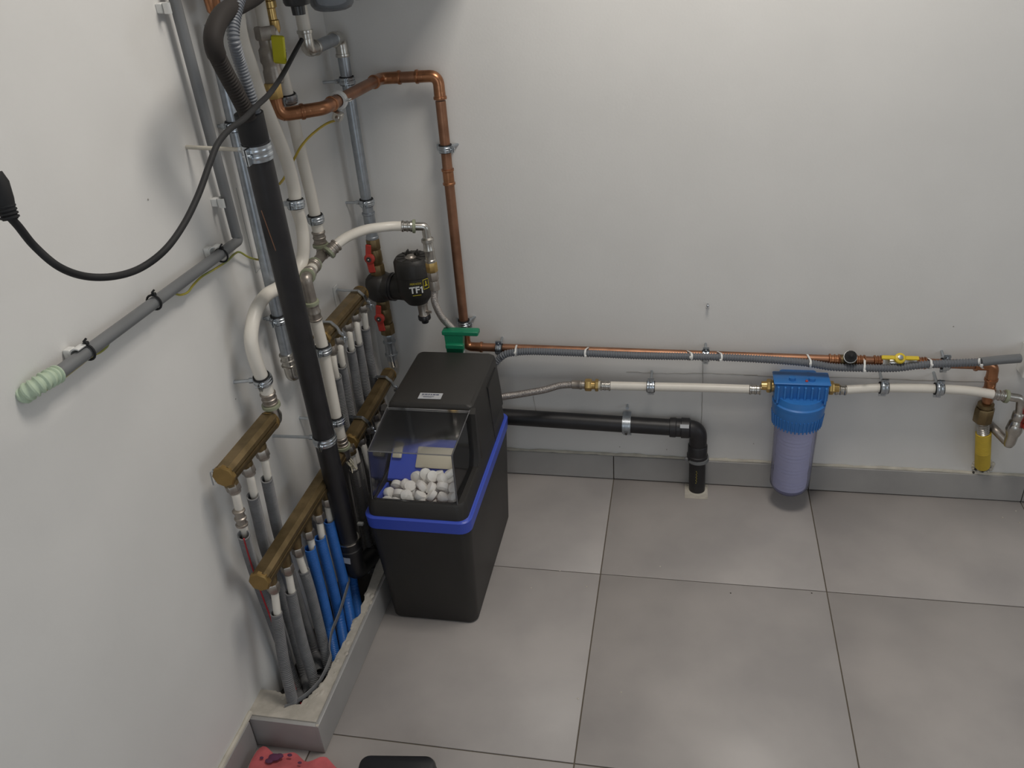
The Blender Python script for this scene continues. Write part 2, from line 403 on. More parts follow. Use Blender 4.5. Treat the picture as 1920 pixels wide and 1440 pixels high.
def manifold(label, a, b, outs, cap_mat='bronze_cap', both=True, r=.0215):
    a, b = Vector(a), Vector(b); d = (b - a).normalized(); t = thing('pipe_manifold', label, 'manifold', tuple(a))
    up = V(0, 0, 1); sx = d.cross(up).normalized(); up = sx.cross(d)
    prof = [(-.95, -.42), (-.95, .45), (-.55, .98), (.55, .98), (.92, .62), (.97, .24), (.70, .18), (.70, .08), (.97, .0), (.95, -.42), (.55, -.95), (-.55, -.95)]
    MB().ringed([[p + sx * x * r + up * z * r for x, z in prof] for p in (a, b)], smooth=False).build('bar', 'bronze', t)
    MB().hexa(a - d * .007, a + d * .006, r * 1.13, 8).build('end_cap', cap_mat, t, 'brighter brass end plug')
    if both: MB().lathe(b - d * .004, d, [(0, r * .95), (.002, r * 1.08), (.008, r * 1.08), (.012, r * .8), (.018, r * .7)], 16).build('end_ring', 'bronze_cap', t)
    for o in outs:
        o = Vector(o); k = a + d * (o - a).dot(d); k = V(k.x, k.y, k.z); dr = (o - k).normalized()
        ou = MB().lathe(k + dr * r * .8, dr, [(0, .015), (.010, .0145), ((o - k).length - r * .8 - .004, .0105)], 14).build('outlet', 'bronze', t)
        MB().hexa(o - dr * .011, o + dr * .009, .0148).lathe(o + dr * .008, dr, [(0, .0125), (.006, .0115)], 14).build('union_nut', 'nickel_dull', ou)
    return t
def bracket(c, axis, r, label, lean=(0, 0, 0)):
    """bent zinc strap that holds a manifold bar to the left wall"""
    c = Vector(c); d = Vector(axis).normalized(); t = thing('manifold_bracket', label, 'pipe bracket', tuple(c))
    up = V(0, 0, 1); sx = d.cross(up).normalized()
    if sx.x < 0: sx = -sx
    R = r + .0035
    pts = [V(.002, c.y, c.z + R * 1.15), c + sx * (-R * 1.0) + up * R * 1.05, c + sx * R * .45 + up * R * 1.05, c + sx * R * 1.05 + up * R * .45, c + sx * R * 1.25 + up * R * -.1, c + sx * R * 1.6 - up * R * .35]
    q = bent(pts, .006, 4); rings = []
    for i, p in enumerate(q):
        tn = (q[min(i + 1, len(q) - 1)] - q[max(i - 1, 0)]).normalized(); n = d.cross(tn).normalized()
        rings.append([p - d * .0055 - n * .0013, p + d * .0055 - n * .0013, p + d * .0055 + n * .0013, p - d * .0055 + n * .0013])
    MB().ringed(rings, smooth=False).build('strap', 'zinc', t)
    MB().box((.003, c.y, c.z + R * .3), (.005, .026, R * 2.6), bev=.001).build('wall_plate', 'white_plastic', t, 'pale wall plate')
    e = q[-1]; MB().cyl(e + up * .006, e - up * .022, .0022, seg=8).build('bolt', 'zinc', t)
    MB().box(e - up * .010, (.020, .004, .009), bev=.001).lathe(e - up * .016, up, [(0, .004), (.010, .004)], 8).build('wing_nut', 'zinc', t)
    return t
def braid(mb, pts, r): return corr(mb, pts, r, .0028, .0006, 14)

# ------------------------------------------------------------------ water softener
SX = .315
def rrect(x0, x1, y0, y1, z, R, n=5):
    out = []
    for cx, cy, a0 in ((x1 - R, y0 + R, -90), (x1 - R, y1 - R, 0), (x0 + R, y1 - R, 90), (x0 + R, y0 + R, 180)):
        for k in range(n + 1):
            a = math.radians(a0 + 90 * k / n); out.append(V(cx + R * math.cos(a), cy + R * math.sin(a), z))
    return out
sf = thing('water_softener', 'black cabinet water softener with blue band and clear salt lid on the floor', 'water softener', (SX, -.45, 0))
MB().ringed([rrect(.204, .428, -.675, -.221, .0, .022), rrect(.199, .432, -.679, -.217, .006, .024), rrect(.185, .446, -.699, -.204, .318, .026), rrect(.187, .444, -.697, -.206, .330, .026)], smooth=False).build('body', 'black_plastic', sf)
MB().ringed([rrect(.1845, .4465, -.6995, -.203, .322, .027), rrect(.1815, .4495, -.7035, -.2005, .3245, .028), rrect(.1795, .4515, -.7055, -.199, .357, .028), rrect(.183, .448, -.702, -.202, .3605, .027)], smooth=False).build('band', 'band_blue', sf, 'bright blue trim band')
# deck: rim ring around the salt opening
OX0, OX1, OY0, OY1 = .212, .418, -.684, -.505
def rimring(z, g, inner):
    return rrect(OX0 + g, OX1 - g, OY0 + g, OY1, z, .012) if inner else None
dk = MB()
dk.ringed([rrect(.188, .443, -.699, -.206, .355, .026), rrect(.191, .440, -.697, -.209, .400, .026), rrect(.195, .436, -.693, -.212, .4055, .024), rrect(OX0, OX1, OY0, -.500, .4055, .012), rrect(OX0 + .001, OX1 - .001, OY0 + .001, -.501, .340, .012)], caps=False, smooth=False)
dk.build('deck', 'black_plastic', sf)
# rear hood: slanting sides, raked front
def hood_ring(z, x0, x1, yf, yb, R): return rrect(x0, x1, yf, yb, z, R)
MB().ringed([hood_ring(.400, .191, .440, -.496, -.209, .010), hood_ring(.46, .198, .4375, -.499, -.212, .010), hood_ring(.548, .207, .432, -.503, -.217, .012), hood_ring(.560, .210, .430, -.501, -.219, .013), hood_ring(.5655, .216, .424, -.496, -.225, .013)], smooth=False).build('hood', 'black_plastic', sf)
# side seams of the hood cover
sm_ = [V(*p) for p in [(.4335,-.2491,.5339), (.4345,-.3527,.5318), (.4375,-.3533,.4437), (.4415,-.351,.3521)]]
MB().tube(sm_, .0022, 6).build('seam', 'black_rubber', sf); MB().tube([V(.631 - p.x, p.y, p.z) for p in sm_], .0016, 6).build('seam', 'black_rubber', sf)
# raised front jambs between hood and lid
for s, x in ((1, .431), (-1, .199)):
    MB().prism([(x - .007, -.497, .404), (x - .007, -.535, .404), (x - .007, -.518, .43), (x - .007, -.511, .548), (x - .007, -.497, .558)], (.014, 0, 0)).build('jamb', 'black_plastic', sf)
# blue inner tray
it = MB()
it.prism([(.214, -.503, .462), (.214, -.592, .397), (.214, -.592, .389), (.214, -.503, .375)], (.202, 0, 0))
it.prism([(.2135, -.682, .372), (.2135, -.600, .372), (.2135, -.600, .390), (.2135, -.682, .401)], (.006, 0, 0))
it.build('tray', 'band_blue', sf, 'bright blue inner tray')
MB().box((.348, -.547, .4350), (.128, .056, .010), Matrix.Rotation(math.radians(36), 3, 'X'), .003).build('control_panel', 'cream', sf, 'cream coloured panel in the tray')
MB().box((.232, -.535, .447), (.024, .045, .010), Matrix.Rotation(math.radians(36), 3, 'X'), .003).build('side_block', 'cream', sf)  # small cream block left of the control panel
MB().box((.315, -.642, .345), (.196, .082, .006)).build('salt_bin_floor', 'black_plastic', sf)
# clear lid: five thin walls
ld = MB(); T = .0022
Lb = [(.209, -.690, .4058), (.423, -.690, .4058), (.4265, -.505, .4058), (.2045, -.505, .4058)]
Lt = [(.2195, -.690, .548), (.4245, -.690, .548), (.4265, -.512, .5605), (.2115, -.512, .5605)]
def slab(mb, P, n):
    n = Vector(n).normalized() * T; mb.prism(P, -n)
slab(ld, [Lb[0], Lb[1], Lt[1], Lt[0]], (0, -1, 0)); slab(ld, [Lt[0], Lt[1], Lt[2], Lt[3]], (0, 0, 1))
slab(ld, [Lb[1], Lb[2], Lt[2], Lt[1]], (1, 0, 0)); slab(ld, [Lb[3], Lb[0], Lt[0], Lt[3]], (-1, 0, 0))
lid = ld.build('lid', 'clear_lid', sf, 'clear plastic hopper lid')
ed = MB()
ed.cyl(Lt[0], Lt[1], .0014, seg=6).cyl(Lt[1], Lb[1], .0016, seg=6).cyl(Lt[0], Lb[0], .0012, seg=6).cyl(Lt[1], Lt[2], .0012, seg=6).cyl(Lt[0], Lt[3], .0012, seg=6)
glassy('lid_edge_highlight', (.8, .8, .82), .4, .15, .30, (.36, .36, .38)); ed.build('lid_edge_highlight', 'lid_edge_highlight', lid)  # thin rods whose hazy colour paints the highlights on the lid edges
st = MB().box((.312, -.462, .5664), (.060, .028, .0010), Matrix.Rotation(math.radians(1), 3, 'Z')).build('sticker', 'paper', sf, 'small silvery type plate')
pr = MB()
for k, (x0, x1) in enumerate(((.288, .294), (.2955, .303), (.3045, .309), (.311, .315), (.317, .324), (.3255, .333))): pr.box(((x0 + x1) / 2, -.456, .5671), (x1 - x0, .0045, .0004))
for k in range(3): pr.box((.306 + .002 * (k % 2), -.4635 - k * .0032, .5671), (.034 - .006 * k, .0009, .0004))
pr.build('print', 'print_dark', st)
# salt tablets, each one a thing
tb = []
for lay, (zz, y0, y1, x0, x1) in enumerate(((.356, -.674, -.615, .232, .408), (.372, -.676, -.605, .232, .408), (.388, -.672, -.605, .236, .408), (.402, -.662, -.592, .288, .408), (.414, -.640, -.590, .318, .405), (.424, -.612, -.59, .335, .365))):
    nx = max(1, int((x1 - x0) / .0285)); ny = max(1, int((y1 - y0) / .028) + (1 if lay < 5 else 0))
    for i in range(nx + 1):
        for j in range(ny):
            if lay in (0, 1) and j == ny - 1: continue
            x = x0 + (x1 - x0) * i / nx + rnd.uniform(-.005, .005); y = y0 + (y1 - y0) * j / max(1, ny - 1) + rnd.uniform(-.004, .004)
            tb.append((x, y, zz + rnd.uniform(-.004, .004)))
r_, h_ = .0150, .0068
tm = MB().lathe((0, 0, -h_ - .003), (0, 0, 1), [(0, .004), (.0014, .0085), (.0031, r_ - .0006), (.004, r_), (2 * h_ + .002, r_), (2 * h_ + .0029, r_ - .0006), (2 * h_ + .0046, .0085), (2 * h_ + .006, .004)], 14, True)
tab = None
for k, (x, y, z) in enumerate(tb):
    if tab is None: o = tab = tm.build('salt_tablet', 'salt')
    else: o = tab.copy(); C.objects.link(o)
    o.location = (min(max(x, .2285), .4035), min(max(y, -.671), -.585), z); o.rotation_euler = (rnd.uniform(-1.2, 1.2), rnd.uniform(-1.2, 1.2), rnd.uniform(0, 6))
    tag(o, 'white salt tablet heaped under the clear softener lid', 'salt tablet', 'salt tablets heaped in the softener')

# green plastic handle behind the softener
t = thing('valve_handle', 'green plastic bypass handle sticking up behind the black softener', 'handle', (.29, -.17, .54))
gy = -.185
MB().box(V(*(.3287,-.185,.6105)), (.104, .028, .015), bev=.003).build('bar', 'green_plastic', t)
gb_ = [V(*p) for p in [(.2829,-.198,.6126),(.3387,-.198,.6173),(.3319,-.198,.55),(.2851,-.198,.5486)]]
MB().prism(gb_, (0, .022, 0)).build('blade', 'green_plastic', t)
MB().box(V(*(.3115,-.2,.5725)), (.052, .014, .016), bev=.003).build('grip', 'green_plastic', t)
MB().cyl((.315, -.175, .36), (.322, -.175, .56), .010).build('stem', 'white_plastic', t, 'pale stem')

# ------------------------------------------------------------------ copper gas line
CY, CZ = -.05, .488
gp = thing('copper_gas_pipe', 'copper gas pipe looping down and along the back wall', 'pipe', (.30, -.04, .49))
zt = 1.268
A0, A1, A2, A3, A4 = V(.052, -.465, 1.375), V(.052, -.462, zt + .004), V(.133, -.405, zt + .004), V(.148, -.045, zt), V(.299, -.038, zt)
A5 = V(.299, -.042, CZ); A6 = V(1.756, CY, .478); A7 = V(1.768, CY + .004, .30)
def elbow(mb, p, a, b, R, r):                  # bend at p between directions a and b, with socket beads
    a = (Vector(a) - p).normalized(); b = (Vector(b) - p).normalized(); q = bent([p + a * (R * 1.35), p, p + b * (R * 1.35)], R, 9)
    mb.tube(q, r + .0012, 18)
    for c, d in ((p + a * R * 1.35, a), (p + b * R * 1.35, b)):
        mb.lathe(c - d * .010, d, [(0, r + .0012), (.001, r + .0014), (.012, r + .0014), (.0125, r + .0034), (.016, r + .0040), (.0195, r + .0034), (.020, r)], 18)
r28 = .0138
for a, b in ((A1, A2), (A2, A3), (A3, A4), (A4, A5)):
    MB().cyl(a.lerp(b, .08), a.lerp(b, .92), r28, seg=18).build('pipe_run', 'copper', gp)
MB().cyl(A5.lerp(A6, .01), A5.lerp(A6, .985), .0126, seg=18).build('pipe_run', 'copper', gp)
for p, a, b, R, r in ((A1, A0, A2, .034, r28), (A2, A1, A3, .030, r28), (A3, A2, A4, .032, r28), (A4, A3, A5, .036, r28), (A5, A4, A6, .030, .0126), (A6, A5, A7, .028, .0136)):
    mb = MB(); elbow(mb, p, a, b, R, r); mb.build('elbow', 'copper_fit', gp)
MB().lathe((.299, -.04, .985), (0, 0, 1), [(0, r28), (.0005, r28 + .0035), (.005, r28 + .0035), (.007, r28 + .0014), (.036, r28 + .0014), (.038, r28 + .0035), (.043, r28 + .0035), (.0435, r28)], 18).build('socket', 'copper_fit', gp)
# in-line pieces on the lower run
def on_run(x): return V(x, CY, CZ + (.478 - CZ) * (x - .3) / 1.442)
for x, L in ((1.335, .030), (1.405, .026), (1.452, .022), (1.565, .022)):
    ring_fit(MB(), on_run(x), (1, 0, 0), .0145, L, .003).build('socket', 'copper_fit', gp)
tt = MB(); c = on_run(1.385); tt.cyl(c - V(.018, 0, 0), c + V(.018, 0, 0), .0165); tt.cyl(c, c + V(0, -.022, .020), .014); tt.build('tee', 'bronze', gp)
k = c + V(0, -.022, .020); n = V(0, -.74, .67)
MB().lathe(k, n, [(0, .0165), (.004, .0175), (.006, .0165), (.020, .016), (.023, .010), (.030, .004)], 14).build('test_nipple', 'black_rubber', gp, 'black capped test point')
MB().lathe(k + n * .010, n, [(0, .0165), (.001, .0178), (.003, .0178), (.004, .0165)], 16).build('seal_ring', 'white_plastic', gp)
# flexible gas tail down into the wall
MB().lathe((1.7575, -.049, .446), (.07, .02, -1), [(0, .0146), (.040, .0146), (.042, .0175), (.054, .0185), (.056, .0145), (.082, .0145), (.087, .012)], 18).build('reducer', 'copper_fit', gp)
gt = thing('gas_tail', 'yellow sleeved corrugated gas tail coming out of the wall foot at the right', 'pipe', (1.79, -.03, .14))
MB().lathe((1.763, -.044, .358), (.02, 0, -1), [(0, .015), (.003, .021), (.012, .0215), (.014, .0185), (.018, .0185)], 18).build('union_ring', 'bronze', gt)
MB().hexa((1.7634, -.044, .342), (1.7644, -.043, .296), .0255, 8).build('union_nut', 'bronze', gt)
corr(MB(), [(1.7644, -.043, .300), (1.7776,-.041,.2489)], .0165, .0062, .0022, 16).build('steel_bellows', 'nickel', gt, 'shiny corrugated steel')
corr(MB(), [(1.7762,-.041,.2561), (1.7886,-.036,.1915), (1.8079,-.008,.1223)], .0205, .0050, .0009, 16).build('sleeve', 'yellow_sleeve', gt)
pc_ = V(*(1.8113,-.002,.1202))
pm = MB()
for k in range(16):
    a = 2 * math.pi * k / 16; pm.ball(pc_ + V(.026 * math.cos(a), -.001, -.004 + .024 * math.sin(a)), rnd.uniform(.004, .008), 7, 5, (1, .6, 1))
pm = pm.build('plaster_patch', 'caulk', wb); pm['kind'] = 'stuff'
for k in range(5): MB().ball(pc_ + V(rnd.uniform(-.026, .026), -.004, rnd.uniform(-.026, -.008)), .004, 6, 4).build('chip', 'dirt_and_shade', wb)
# yellow gas valve on the lower run
gv = thing('gas_valve', 'gas cock with yellow butterfly handle on the low copper pipe', 'valve', tuple(on_run(1.50)))
c = on_run(1.512)
MB().hexa(c - V(.040, 0, 0), c - V(.018, 0, 0), .0185).lathe(c - V(.022, 0, 0), (1, 0, 0), [(0, .016), (.008, .019), (.030, .0195), (.040, .016)], 16).hexa(c + V(.014, 0, 0), c + V(.050, 0, 0), .0178).build('body', 'nickel', gv)
MB().cyl(c + V(0, -.012, .012), c + V(0, -.026, .026), .008).build('stem', 'nickel', gv)
R = Matrix.Rotation(math.radians(-45), 3, 'X')
k = c + V(0, -.026, .026)
hd = MB().lathe(k - V(0, -.004, .004), (0, -1, 1), [(0, .013), (.003, .015), (.010, .014), (.012, .011)], 16); hd.box(k + V(.030, -.003, .003), (.034, .006, .012), R, .002); hd.box(k - V(.030, .003, -.003), (.034, .006, .012), R, .002)
hd.build('handle', 'yellow_plastic', gv, 'yellow butterfly handle')
MB().lathe(k + V(0, -.0055, .0055), (0, -1, 1), [(0, .007), (.003, .007), (.0035, .004)], 6).build('handle_nut', 'zinc', gv)
# gas valve at the top left
gu = thing('gas_valve', 'grey gas cock with flat yellow lever above the copper bend', 'valve', (.05, -.465, 1.37))
MB().cyl((.054, -.448, 1.62), (.053, -.450, 1.445), .0125).build('pipe_tail', 'white_pipe', gu, 'pale pipe tail')
MB().hexa((.053, -.450, 1.452), (.053, -.4505, 1.425), .022).build('union_nut', 'nickel_dull', gu)
MB().lathe((.053, -.4505, 1.426), (0, -.012, -1), [(0, .0165), (.014, .0165), (.020, .021), (.044, .0215), (.050, .0185), (.058, .0185), (.064, .0205), (.086, .0205), (.090, .017)], 16).build('body', 'nickel_dull', gu)
MB().hexa((.052, -.462, 1.340), (.052, -.463, 1.308), .0195, 8).build('brass_socket', 'brass', gu)
MB().cyl((.06, -.448, 1.395), (.087, -.440, 1.392), .006).build('stem', 'nickel_dull', gu)
MB().box(V(*(.088,-.4737,1.4078)), (.028, .008, .056), Matrix.Rotation(math.radians(6), 3, 'Y'), .003).build('lever', 'yellow_green', gu, 'flat yellow lever')
MB().cyl(V(*(.094,-.4618,1.4046)), V(*(.094,-.4618,1.4046)) + V(.0, -.006, 0), .0045, seg=6).build('lever_screw', 'dirt_and_shade', gu)
# copper earth clamp
ec = clamp(A2.lerp(A3, .24), A3 - A2, r28 + .001, A2.lerp(A3, .24) + V(.0, 0, -.03), 'wide light earthing clamp with yellow wire around the copper bend', 'earth_clamp', .014, 'white_plastic', 'white_plastic', None, 'nickel', False)
k = A2.lerp(A3, .2) + V(.004, -.012, -.030)
MB().box(k, (.020, .022, .020), Matrix.Rotation(.5, 3, 'Y'), .002).build('terminal', 'nickel', ec); MB().cyl(k + V(0, -.006, .0), k + V(.004, -.022, -.004), .005, seg=8).build('terminal_screw', 'nickel', ec)
wq = smooth([k + V(0, 0, -.008)] + [(.1,-.3265,1.2205)] + [(.085,-.3828,1.2102)] + [(.07,-.4178,1.1928)] + [(.048,-.4194,1.1657)] + [(.036,-.4206,1.1502),(.036,-.4677,1.1331),(.036,-.4931,1.1286)], 6)
tag(MB().tube(wq, .0028, 8).build('earth_wire', 'brass_yellow'), 'yellow earth wire hanging from the clamp on the copper bend', 'wire')
# clamps on the copper line
clamp((.299, -.0395, 1.083), (0, 0, 1), r28, (.322, 0, 1.083), 'zinc clamp high on the copper riser of the back wall', ear=.011)
clamp((.299, -.0415, .567), (0, 0, 1), r28, (.322, 0, .567), 'zinc clamp low on the copper riser just above the green handle', ear=.011)
for x, lb in ((.402, 'zinc clamp on the low copper pipe right behind the softener'), (1.003, 'zinc clamp in the middle of the low copper pipe under the wall nail'), (1.636, 'zinc clamp on the low copper pipe right of the yellow gas cock')):
    p = on_run(x); clamp(p, (1, 0, 0), .0127, (x, 0, p.z + .012), lb, ear=.012)
# grey corrugated conduit tied along the copper pipe, and its ties
cq = [(.4041,-.078,.4667),(.418,-.078,.4797),(.4396,-.078,.4893),(.5102,-.078,.4968),(.6851,-.078,.4952),(.8193,-.078,.4925),(1.005,-.078,.495),(1.1427,-.078,.4927),(1.2709,-.078,.4852),(1.342,-.078,.4742),(1.4249,-.078,.4738),(1.5062,-.078,.4767),(1.5714,-.078,.4888),(1.6495,-.078,.4964),(1.7112,-.078,.5017)]
cd = thing('flexible_conduit', 'grey corrugated conduit tied along the low copper pipe', 'conduit', cq[0])
cs = smooth([(.3561,-.1,.4209)] + cq, 8)
corr(MB(), cs, .0112, .0072, .0022, 14).build('corrugated_tube', 'grey_flex', cd)
cp = V(*cq[-1]); MB().tube(smooth([cp, (1.7585,-.065,.5026), (1.814,-.052,.5022)], 6), .0122, 16).build('end_tube', 'grey_plastic', cd, 'smooth grey end tube')
for i, (x, lb) in enumerate(((.455, 'first'), (.668, 'second'), (.951, 'third'), (1.035, 'fourth'), (1.279, 'fifth'), (1.428, 'sixth'), (1.592, 'seventh'), (1.732, 'last'))):
    c0 = on_run(x); c1 = min(cs, key=lambda p: abs(p.x - x))
    a, b = c0, c1; dv = (b - a); L = dv.length; dv.normalize(); n = V(1, 0, 0).cross(dv); pts = []
    for k in range(9): an = math.pi / 2 + math.pi * k / 8; pts.append(a + (dv * math.cos(an) + n * math.sin(an)) * .0140)
    for k in range(9): an = -math.pi / 2 + math.pi * k / 8; pts.append(b + (dv * math.cos(an) + n * math.sin(an)) * .0125)
    rings = []
    for j, p in enumerate(pts):
        tn = (pts[(j + 1) % len(pts)] - pts[j - 1]).normalized(); nn = V(1, 0, 0).cross(tn)
        rings.append([p - V(.0026, 0, 0), p + V(.0026, 0, 0), p + V(.0026, 0, 0) + nn * .0012, p - V(.0026, 0, 0) + nn * .0012])
    t = thing('cable_tie', lb + ' white cable tie from the left around conduit and low copper pipe', 'cable tie', tuple(c1), 'white cable ties on the conduit')
    MB().ringed(rings, closed=True, smooth=False).build('strap', 'white_plastic', t)
    MB().box(c1 + V(0, -.014, -.002 if i % 2 else .005), (.0065, .005, .007), bev=.001).build('head', 'white_plastic', t)
jb = thing('junction_box', 'white wall box where the conduit ends at the right edge', 'box', (1.86, -.03, .47))
MB().box((1.868, -.028, .485), (.072, .056, .088), bev=.004).build('housing', 'white_plastic', jb); MB().box((1.868, -.058, .485), (.066, .006, .080), bev=.002).build('cover', 'white_plastic', jb)

# ------------------------------------------------------------------ low white pipe with the water filter
WY = -.07
pa = [(.7262,-.07,.3852),(.8582,-.07,.387),(1.0024,-.07,.3893),(1.1361,-.07,.3895)]; pb = [(1.38,-.07,.3979),(1.4901,-.07,.4093),(1.6263,-.07,.4115),(1.7073,-.07,.4082),(1.77,-.07,.3991)]
def press(a, d, r, L, parent, m='nickel', green=False):
    a = Vector(a); d = Vector(d).normalized(); mb = MB(); ring_fit(mb, a, d, r, L, .002); o = mb.build('press_sleeve', m, parent)
    if green: MB().lathe(a + d * L, d, [(0, r), (.001, r + .005), (.008, r + .005), (.009, r)], 18).build('green_ring', 'green_ring', o, 'greenish ring')
    return o
RW = .0128
def sleeve_fit(a, d, parent, L=.026):            # dull press sleeve that starts with a greenish collar at a
    a = Vector(a); d = Vector(d).normalized(); mb = MB(); ring_fit(mb, a + d * .006, d, .0150, L, .0016); o = mb.build('press_sleeve', 'nickel_dull', parent)
    MB().lathe(a, d, [(0, .0130), (.0012, .0178), (.0075, .0182), (.0085, .0150)], 20).build('green_ring', 'green_ring', o, 'greenish collar')
    return o
w1 = thing('white_pipe', 'low white pipe between the steel hose and the blue filter', 'pipe', pa[0])
MB().tube(smooth(pa, 6), RW, 16).build('pipe_run', 'white_pipe', w1)
press(V(*pa[0]) + V(.008, 0, 0), (-1, 0, 0), RW + .0008, .030, w1); press(V(*pa[-1]) - V(.008, 0, 0), (1, 0, 0), RW + .0008, .032, w1)
bz = thing('brass_coupling', 'brass coupling between the steel hose and the low white pipe', 'fitting', pa[0])
e = V(*pa[0]) - V(.022, 0, 0)
MB().lathe(e, (-1, 0, 0), [(0, .0125), (.006, .013)], 14).build('collar', 'cream', bz, 'pale plastic collar')
MB().hexa(e - V(.006, 0, 0), e - V(.016, 0, 0), .0185).lathe(e - V(.016, 0, 0), (-1, 0, 0), [(0, .0125), (.012, .0125)], 14).hexa(e - V(.026, 0, 0), e - V(.046, 0, 0), .0185).build('nut', 'brass', bz)
h2 = thing('braided_hose', 'steel braided hose leaving the softener to the right', 'hose', (.44, -.2, .37))
e2 = e - V(.046, 0, 0)
hp = smooth([(.38, -.150, .365)] + [(.4196,-.135,.3723)] + [(.4691,-.115,.3717)] + [(.5385,-.095,.3775)] + [e2 - V(.075, .006, .002), e2 - V(.03, 0, 0)], 8)
braid(MB(), hp, .0108).build('braid', 'steel_braid', h2)
MB().lathe(e2 - V(.040, 0, 0), (1, 0, 0), [(0, .0112), (.002, .0135), (.022, .0135), (.024, .0145), (.030, .0145), (.031, .012), (.042, .012)], 16).build('crimp_sleeve', 'nickel_dull', h2)
w2 = thing('white_pipe', 'low white pipe right of the blue filter', 'pipe', pb[0])
MB().tube(smooth(pb, 6), RW, 16).build('pipe_run', 'white_pipe', w2)
press(V(*pb[0]) + V(.010, 0, 0), (-1, 0, 0), RW + .0008, .030, w2)
ep = V(*pb[-1]); ed_ = (ep - V(*pb[-2])).normalized()
press(ep - ed_ * .006, ed_, RW + .0006, .030, w2, green=True)
q0 = ep + ed_ * .03; q1 = q0 + ed_ * .036
MB().tube(bent([q0, q1, q1 + V(.006, -.004, -.045)], .012, 6), .0115, 16).build('elbow', 'nickel', w2)
for x, lb in ((.851, 'zinc clamp on the low white pipe left of the blue filter'), (1.486, 'first zinc clamp right of the blue filter on the white pipe'), (1.627, 'second zinc clamp right of the blue filter on the white pipe')):
    pts = smooth(pa, 6) + smooth(pb, 6); p = min(pts, key=lambda k: abs(k.x - x)); p = V(x, p.y, p.z)
    clamp(p, (1, 0, 0), RW + .0003, (x, 0, p.z + .012), lb, ear=.011, w=.019)
# red-handled valve on the right
rv = thing('ball_valve', 'nickel angle valve with red handle under the white pipe end at right', 'valve', tuple(q1))
k0 = q1 + V(.006, -.004, -.040); k1 = k0 + V(-.004, .006, -.10)
vd = k1 - k0
MB().lathe(k0, vd, [(0, .0145), (.004, .0175), (.022, .0175), (.026, .015), (.034, .019), (.060, .0215), (.072, .019), (.078, .0165), (.105, .0155), (.116, .011)], 16).build('body', 'nickel', rv)
kk = k0 + vd * .48
MB().lathe(kk, (-.35, -.9, .1), [(0, .012), (.024, .012), (.026, .009)], 12).build('drain_boss', 'nickel', rv)
MB().tube(bent([k0 + vd * .95, k0 + vd * 1.06 + V(-.004, .004, 0), k0 + vd * .80 + V(-.035, .028, 0), (1.80, -.001, .262)], .02, 5), .0120, 14).build('wall_elbow', 'nickel_dull', rv)
MB().cyl(k0 + vd * .30, k0 + vd * .30 + V(.03, -.012, .012), .0065).build('stem', 'nickel', rv)
MB().box(k0 + vd * .26 + V(.020, -.018, .008), (.012, .026, .056), Matrix.Rotation(.12, 3, 'Y'), .004).build('handle', 'red_plastic', rv, 'red handle')

# water filter
FX, FY = 1.2645, -.088
ft = thing('water_filter', 'blue capped water filter with clear bowl and white cartridge on the wall', 'water filter', (FX, FY, .062))
MB().lathe((FX, FY, .362), (0, 0, 1), [(0, .070), (.003, .073), (.010, .073), (.013, .068), (.030, .064)], 36).build('head', 'filter_blue', ft)
hb = MB().box((FX, FY + .004, .4085), (.142, .066, .056), bev=.005)
for k in range(8): hb.box((FX - .063 + k * .018, FY - .032, .405), (.0055, .012, .052), bev=.001)
hb.box((FX, FY + .004, .4375), (.150, .070, .006), bev=.002)
for s in (-1, 1): hb.cyl((FX + s * .026, FY - .01, .438), (FX + s * .026, FY - .01, .449), .009, seg=12)
hb.box((FX, FY + .058, .400), (.10, .056, .044), bev=.004)
hb.build('head_block', 'filter_blue', ft)
cr = MB().lathe((FX, FY, .300), (0, 0, 1), [(0, .060), (.003, .0665), (.040, .0705), (.060, .0725), (.066, .0725)], 40)
for k in range(40):
    a = 2 * math.pi * k / 40; cr.cyl((FX + .0672 * math.cos(a), FY + .0672 * math.sin(a), .298), (FX + .0705 * math.cos(a), FY + .0705 * math.sin(a), .336), .0022, seg=5)
cr.build('collar', 'filter_blue', ft)
MB().lathe((FX, FY, .064), (0, 0, 1), [(0, .040), (.004, .048), (.014, .0535), (.022, .0565), (.236, .060)], 36, caps=True).build('bowl', 'filter_bowl', ft, 'translucent bluish bowl')
MB().lathe((FX, FY, .058), (0, 0, 1), [(0, .036), (.002, .040), (.007, .040)], 28).build('bowl_foot', 'filter_bowl', ft)
crt = []
for i in range(110):
    z = .078 + .218 * i / 109; crt.append((z - .078, .0475 + .0018 * math.sin(i * 1.05) * math.sin(i * .13)))
MB().lathe((FX, FY, .078), (0, 0, 1), crt, 30).build('cartridge', 'cartridge', ft, 'white wound cartridge')
for s in (-1, 1):
    a = V(FX + s * .070, FY + .014, .4055)
    MB().lathe(a, (s, 0, 0), [(0, .017), (.006, .017), (.007, .015)], 16).hexa(a + V(s * .006, 0, 0), a + V(s * .020, 0, 0), .0195).lathe(a + V(s * .020, 0, 0), (s, 0, 0), [(0, .0135), (.014, .0125)], 14).build('port_nipple', 'brass', ft, 'brass port nipple')
MB().ball((FX + .012, FY - .016, .441), .0045, 8, 5).build('vent_button', 'red_plastic', ft, 'small red vent button')

